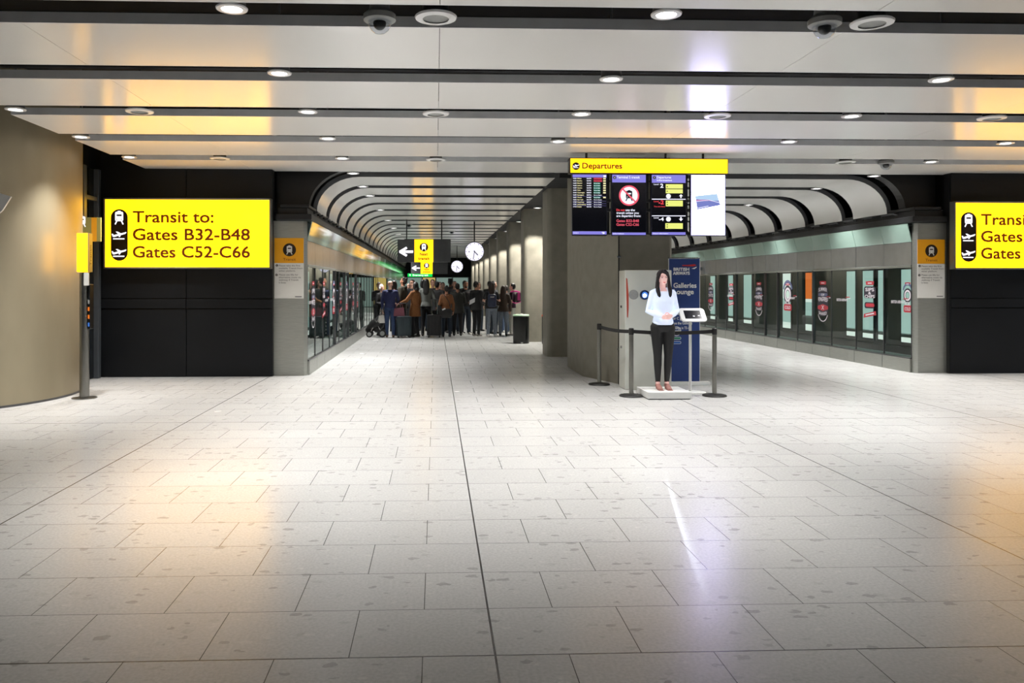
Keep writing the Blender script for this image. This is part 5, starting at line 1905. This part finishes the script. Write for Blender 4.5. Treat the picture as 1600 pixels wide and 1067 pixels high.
for xx, r in ((-2.05, 0.10), (-1.65, 0.12)):
    for e in (-0.22, 0.22):
        o = MB('base_blk').lathe([(r * 0.6, -0.018), (r, -0.018), (r, 0.018), (r * 0.6, 0.018)], (xx, 24.85 + e, r), 20, 'y', cap=False).build('wheel', t, smooth=35)
        MB('vent').lathe([(0.004, -0.012), (r * 0.62, -0.012), (r * 0.62, 0.012), (0.004, 0.012)], (xx, 24.85 + e, r), 16, 'y').build('hub', o, smooth=35)

# backpack, papers, shoulder bags
r0 = P['pack'][0]
t = thing('backpack', 'navy backpack with white lettering worn by the woman in grey jeans', 'backpack', (r0.location.x, r0.location.y - 0.17, 0.9))
bx_, by_ = r0.location.x, r0.location.y - 0.12
MB('pack_navy').box((bx_ - 0.135, by_ - 0.17, 0.93), (bx_ + 0.135, by_ - 0.01, 1.33), 0.05).build('main_pack', t, smooth=40)
MB('pack_navy').box((bx_ - 0.11, by_ - 0.215, 0.95), (bx_ + 0.11, by_ - 0.16, 1.13), 0.025).build('front_pocket', t, smooth=40)
MB('bag_white').plane((bx_ - 0.06, by_ - 0.171, 1.23)).text('travel', 0, 0, 0.035, 0.12, 0.002, 0.03).build('lettering', t)
for e in (-1, 1):
    MB('pack_navy').tube([(bx_ + e * 0.08, by_ - 0.02, 1.31), (bx_ + e * 0.095, by_ + 0.06, 1.40), (bx_ + e * 0.10, by_ + 0.14, 1.40), (bx_ + e * 0.10, by_ + 0.235, 1.30)], 0.016, 8).build('strap', t, smooth=True)
r0 = P['paper'][0]
t = thing('paper_folder', 'white papers held against the black jacket by the man in glasses', 'papers', (1.22, 24.72, 1.0))
MB('paper').prism([(1.05, 24.94, 0.99), (1.22, 24.94, 1.08), (1.23, 24.94, 1.22), (1.06, 24.94, 1.13)], (0, 0.012, 0)).build('sheet', t)
t = thing('shoulder_bag', 'dark shoulder bag with a white tag on the short woman in brown', 'bag', (0.31, 24.62, 0.62))
MB('bag_dark').box((0.10, 24.55, 0.60), (0.48, 24.68, 0.88), 0.03).build('bag_body', t, smooth=35)
MB('bag_dark').tube([(0.46, 24.60, 0.86), (0.40, 24.63, 1.1), (0.24, 24.655, 1.34), (0.20, 24.72, 1.36)], 0.010, 6).build('strap', t, smooth=True)
MB('paper').prism([(0.20, 24.54, 0.83), (0.30, 24.54, 0.87), (0.29, 24.54, 0.91), (0.19, 24.54, 0.87)], (0, 0.008, 0)).build('tag', t)
r0 = P['pink'][0]
x0, y0 = r0.location.x, r0.location.y
t = thing('sling_bag', 'black sling bag with bright pink straps on the person by the column', 'bag', (x0 + 0.16, y0, 1.1))
MB('bag_dark').box((x0 + 0.13, y0 - 0.15, 1.04), (x0 + 0.27, y0 + 0.13, 1.38), 0.045).build('bag_body', t, smooth=40)
MB('pink').tube([(x0 + 0.22, y0 - 0.13, 1.39), (x0 + 0.10, y0 - 0.19, 1.42), (x0 - 0.05, y0 - 0.17, 1.40), (x0 - 0.11, y0 - 0.14, 1.28)], 0.024, 8).build('strap', t, smooth=True)
MB('pink').tube([(x0 + 0.26, y0 - 0.15, 1.08), (x0 + 0.10, y0 - 0.20, 1.03), (x0 - 0.05, y0 - 0.18, 1.08)], 0.014, 8).build('waist_strap', t, smooth=True)
MB('pink').prism([(x0 + 0.155, y0 - 0.153, 1.12), (x0 + 0.25, y0 - 0.153, 1.12), (x0 + 0.24, y0 - 0.153, 1.36), (x0 + 0.16, y0 - 0.153, 1.36)], (0, 0.006, 0)).build('pocket', t)
ph = thing('headphones', 'pale headphones worn by the person in black beside the pushchair', 'headphones', (-1.72, 25.45, 1.5))
k = P['headset'][0].scale.x
mb = MB('bag_white')
rz = Matrix.Rotation(0.9, 3, 'Z')
mb.tube([V((-1.72, 25.45, 0)) + rz @ V((0.088 * math.cos(a) * k, 0.015 * k, (1.655 + 0.135 * math.sin(a)) * k)) for a in [PI * q / 10 for q in range(11)]], 0.012, 8)
mb.build('headband', ph, smooth=True)
for e in (-1, 1):
    MB('bag_white').ball(V((-1.72, 25.45, 0)) + rz @ V((e * 0.092 * k, 0.012 * k, 1.645 * k)), (0.028, 0.036, 0.04), 10, 7).build('ear_cup', ph, smooth=True)


# ------------------------------------------------------------------ the standing woman of the projected welcome display
def presenter():  # solid figure in place of a flat projected cutout
    H = 1.74
    s = H / 1.765
    x, y, z = 3.268, 11.36, 0.105
    t = thing('person', 'projected woman in white blouse and black trousers with clasped hands standing on the white plinth', 'person', (x, y, z))
    t.scale = (s, s, s)
    for n, c, e in (('lit_skin', (240, 194, 188), 0.42), ('lit_blouse', (214, 226, 246), 0.5), ('lit_hair', (26, 20, 26), 0.0), ('lit_trousers', (16, 17, 20), 0.0), ('lit_shoe', (150, 104, 96), 0.08), ('lit_lip', (196, 84, 84), 0.25), ('lit_brow', (60, 38, 36), 0.0), ('lit_white', (235, 230, 232), 0.3)):
        M[n] = mat(n, c, 0.6, var=0.03, scale=20, emit=lin(c) if e else None, estr=e)  # faint glow in the colours stands in for the projected light
    v = 0.0075

    def smooth_arm(mb, e, grow, upto=1.0):
        a, b, c = V((e * 0.140, 0.0, 1.395)), V((e * 0.206, 0.02, 1.140)), V((e * 0.062, -0.185, 1.075))
        mb.tube([a, a.lerp(b, .5), b, b.lerp(c, .45), b.lerp(c, upto)], [0.046 + grow, 0.040 + grow, 0.037 + grow, 0.035 + grow, 0.025 + grow], 16)
        mb.tube([(e * 0.06, 0.006, 1.425), a], [0.050 + grow, 0.048 + grow], 14)
        return a, b, c
    # body
    mb = MB('lit_skin')
    mb.rings(torso_rings(TORSO_F, -0.008, 0, 2))
    mb.tube([(0, 0.012, 1.43), (0, 0.010, 1.50), (0, 0.0, 1.575)], [(0.050, 0.050), (0.043, 0.046), (0.044, 0.048)], 16, False)
    head_loft(mb, V, 0.97, 40)
    mb.tube([(0, -0.074, 1.668), (0, -0.083, 1.645), (0, -0.0945, 1.622), (0, -0.084, 1.612)], [0.006, 0.0075, 0.0095, 0.008], 12)
    for e in (-1, 1):
        mb.ball((e * 0.0095, -0.085, 1.616), (0.007, 0.008, 0.006), 8, 6)
        mb.ball((e * 0.071, 0.012, 1.640), (0.010, 0.018, 0.030), 8, 6)
        a, b, c = smooth_arm(mb, e, 0.0)
        A, K, F_ = V((e * 0.085, 0, 0.90)), V((e * 0.078, -0.012, 0.49)), V((e * 0.066, 0.02, 0.10))
        mb.tube([A, A.lerp(K, .35), K, K.lerp(F_, .3), F_, F_ + V((0, 0, -0.04))], [0.088, 0.078, 0.052, 0.050, 0.030, 0.028], 16)
        mb.tube([F_ + V((0, 0.03, -0.05)), F_ + V((0, -0.06, -0.066)), F_ + V((0, -0.13, -0.082))], [(0.026, 0.028), (0.036, 0.022), (0.030, 0.014)], 10)
    # clasped hands: the figure's own left laid over the right
    hand(mb, V((-0.060, -0.188, 1.066)), V((1.0, -0.30, -0.12)), V((0.15, 0.75, 0.3)), V((0.05, -0.25, 1)), 0.92, 0.55)
    hand(mb, V((0.060, -0.205, 1.080)), V((-1.0, -0.34, -0.18)), V((-0.2, 0.9, -0.1)), V((0.05, -0.1, 1)), 0.92, 0.75)
    me = remeshed(mb, 0.0058, 1)
    ex = MB('lit_white')
    for e in (-1, 1):
        ex.use('lit_white').ball((e * 0.0305, -0.0690, 1.657), (0.0145, 0.0088, 0.0076), 14, 9)
        ex.use('lit_brow').ball((e * 0.0305, -0.0753, 1.657), (0.0066, 0.0042, 0.0070), 12, 8)
        ex.tube([(e * 0.0155, -0.0765, 1.6615), (e * 0.0305, -0.0785, 1.6665), (e * 0.0465, -0.0690, 1.6615)], 0.0024, 6)
        ex.tube([(e * 0.0135, -0.0815, 1.679), (e * 0.033, -0.0805, 1.6845), (e * 0.053, -0.0655, 1.678)], [0.0028, 0.0034, 0.0018], 6)
    ex.use('lit_lip').tube([(-0.0205, -0.0770, 1.5905), (-0.008, -0.0860, 1.5945), (0, -0.0860, 1.5930), (0.008, -0.0860, 1.5945), (0.0205, -0.0770, 1.5905)], [0.0015, 0.0042, 0.0038, 0.0042, 0.0015], 8)
    ex.tube([(-0.017, -0.0785, 1.5885), (0, -0.0865, 1.5850), (0.017, -0.0785, 1.5885)], [0.002, 0.0054, 0.002], 8)
    ex.use('lit_brow').tube([(-0.013, -0.0865, 1.5897), (0, -0.0893, 1.5892), (0.013, -0.0865, 1.5897)], [0.0008, 0.0014, 0.0008], 6)
    finish('body', t, me, ['lit_skin'], ex)
    # hair: long, dark, side fringe
    mb = MB('lit_hair')
    mb.ball((0, 0.018, 1.694), (0.084, 0.098, 0.088), 22, 14)
    mb.ball((0, 0.044, 1.650), (0.084, 0.076, 0.085), 18, 12)
    for e in (-1, 1):
        mb.tube([(e * 0.020, -0.048, 1.766), (e * 0.058, -0.046, 1.735), (e * 0.076, -0.034, 1.68), (e * 0.082, -0.026, 1.60), (e * 0.086, -0.034, 1.52), (e * 0.090, -0.066, 1.44), (e * 0.080, -0.098, 1.375), (e * 0.066, -0.104, 1.325)], [(0.014, 0.028), (0.013, 0.032), (0.013, 0.040), (0.020, 0.046), (0.027, 0.042), (0.031, 0.034), (0.026, 0.024), (0.008, 0.008)], 14, side=(1, 0, 0))
    # side parting: fringe swept across the forehead
    mb.tube([(-0.030, -0.062, 1.752), (0.004, -0.086, 1.738), (0.034, -0.084, 1.716), (0.058, -0.064, 1.690), (0.070, -0.046, 1.66)], [0.014, 0.013, 0.012, 0.010, 0.007], 10)
    mb.tube([(-0.028, -0.060, 1.752), (-0.050, -0.058, 1.728), (-0.066, -0.044, 1.69)], [0.013, 0.011, 0.007], 10)
    mb.tube([(0, 0.07, 1.70), (0, 0.085, 1.58), (0, 0.095, 1.46), (0, 0.11, 1.36)], [(0.07, 0.03), (0.085, 0.035), (0.09, 0.034), (0.07, 0.02)], 14, side=(1, 0, 0))
    finish('hair', t, remeshed(mb, v, 2), ['lit_hair'])
    # blouse
    mb = MB('lit_blouse')
    g = 0.010
    hem = [(0.945, -0.016, 0.120, 0.120), (0.965, -0.014, 0.138, 0.120), (0.99, -0.010, 0.142, 0.114), (1.02, -0.004, 0.136, 0.106)]
    mb.rings(torso_rings(TORSO_F, g, 1.05, 1.44, hem))
    for e in (-1, 1):
        smooth_arm(mb, e, 0.013, 0.94)
        mb.ball((e * 0.066, -0.088, 1.285), (0.058, 0.050, 0.056), 14, 9)
    for ya, yb, zz_ in ((-0.06, 0.0, 1.20), ):
        pass
    finish('blouse', t, remeshed(mb, v, 3), ['lit_blouse'])
    # trousers
    mb = MB('lit_trousers')
    mb.rings(torso_rings(TORSO_F, 0.006, 0.84, 0.93) + torso_rings([(1.02, 0.002, 0.122, 0.092)], 0.004, 0, 2))
    for e in (-1, 1):
        A, K, F_ = V((e * 0.085, 0, 0.90)), V((e * 0.078, -0.012, 0.49)), V((e * 0.066, 0.02, 0.10))
        mb.tube([A, A.lerp(K, .35), K, K.lerp(F_, .35), F_ + V((0, 0, 0.03))], [0.097, 0.086, 0.060, 0.056, 0.038], 16)
    finish('trousers', t, remeshed(mb, v, 3), ['lit_trousers'])
    for e in (-1, 1):
        F_ = V((e * 0.066, 0.02, 0.10))
        mb = MB('lit_shoe')
        mb.tube([F_ + V((0, 0.036, -0.046)), F_ + V((0, 0.0, -0.040)), F_ + V((0, -0.07, -0.066)), F_ + V((0, -0.145, -0.086))], [(0.031, 0.034), (0.036, 0.036), (0.041, 0.026), (0.036, 0.016)], 14, side=(1, 0, 0))
        mb.tube([F_ + V((0, 0.04, -0.06)), F_ + V((0, 0.045, -0.098))], [0.022, 0.017], 12, False)
        mb.box((e * 0.066 - 0.036, -0.17, 0.0), (e * 0.066 + 0.036, -0.05, 0.012), 0.003)
        for q in mb.bm.verts:
            q.co.z = max(q.co.z, 0.0)
        sh = mb.build('shoe', t, smooth=40, local=True)
        MB('lit_shoe').tube([F_ + V((-0.036, 0.0, 0.012)), F_ + V((0, -0.042, 0.006)), F_ + V((0.036, 0.0, 0.012))], 0.007, 8).build('ankle_strap', sh, smooth=True, local=True)
    return t


fig = presenter()
for ch in fig.children:                      # shorten the neck a little
    if ch.name.startswith(('body', 'hair')):
        for v in ch.data.vertices:
            q = min(max((v.co.z - 1.45) / 0.11, 0), 1)
            v.co.z -= 0.028 * q * q * (3 - 2 * q)

bpy.data.scenes.remove(TMP)
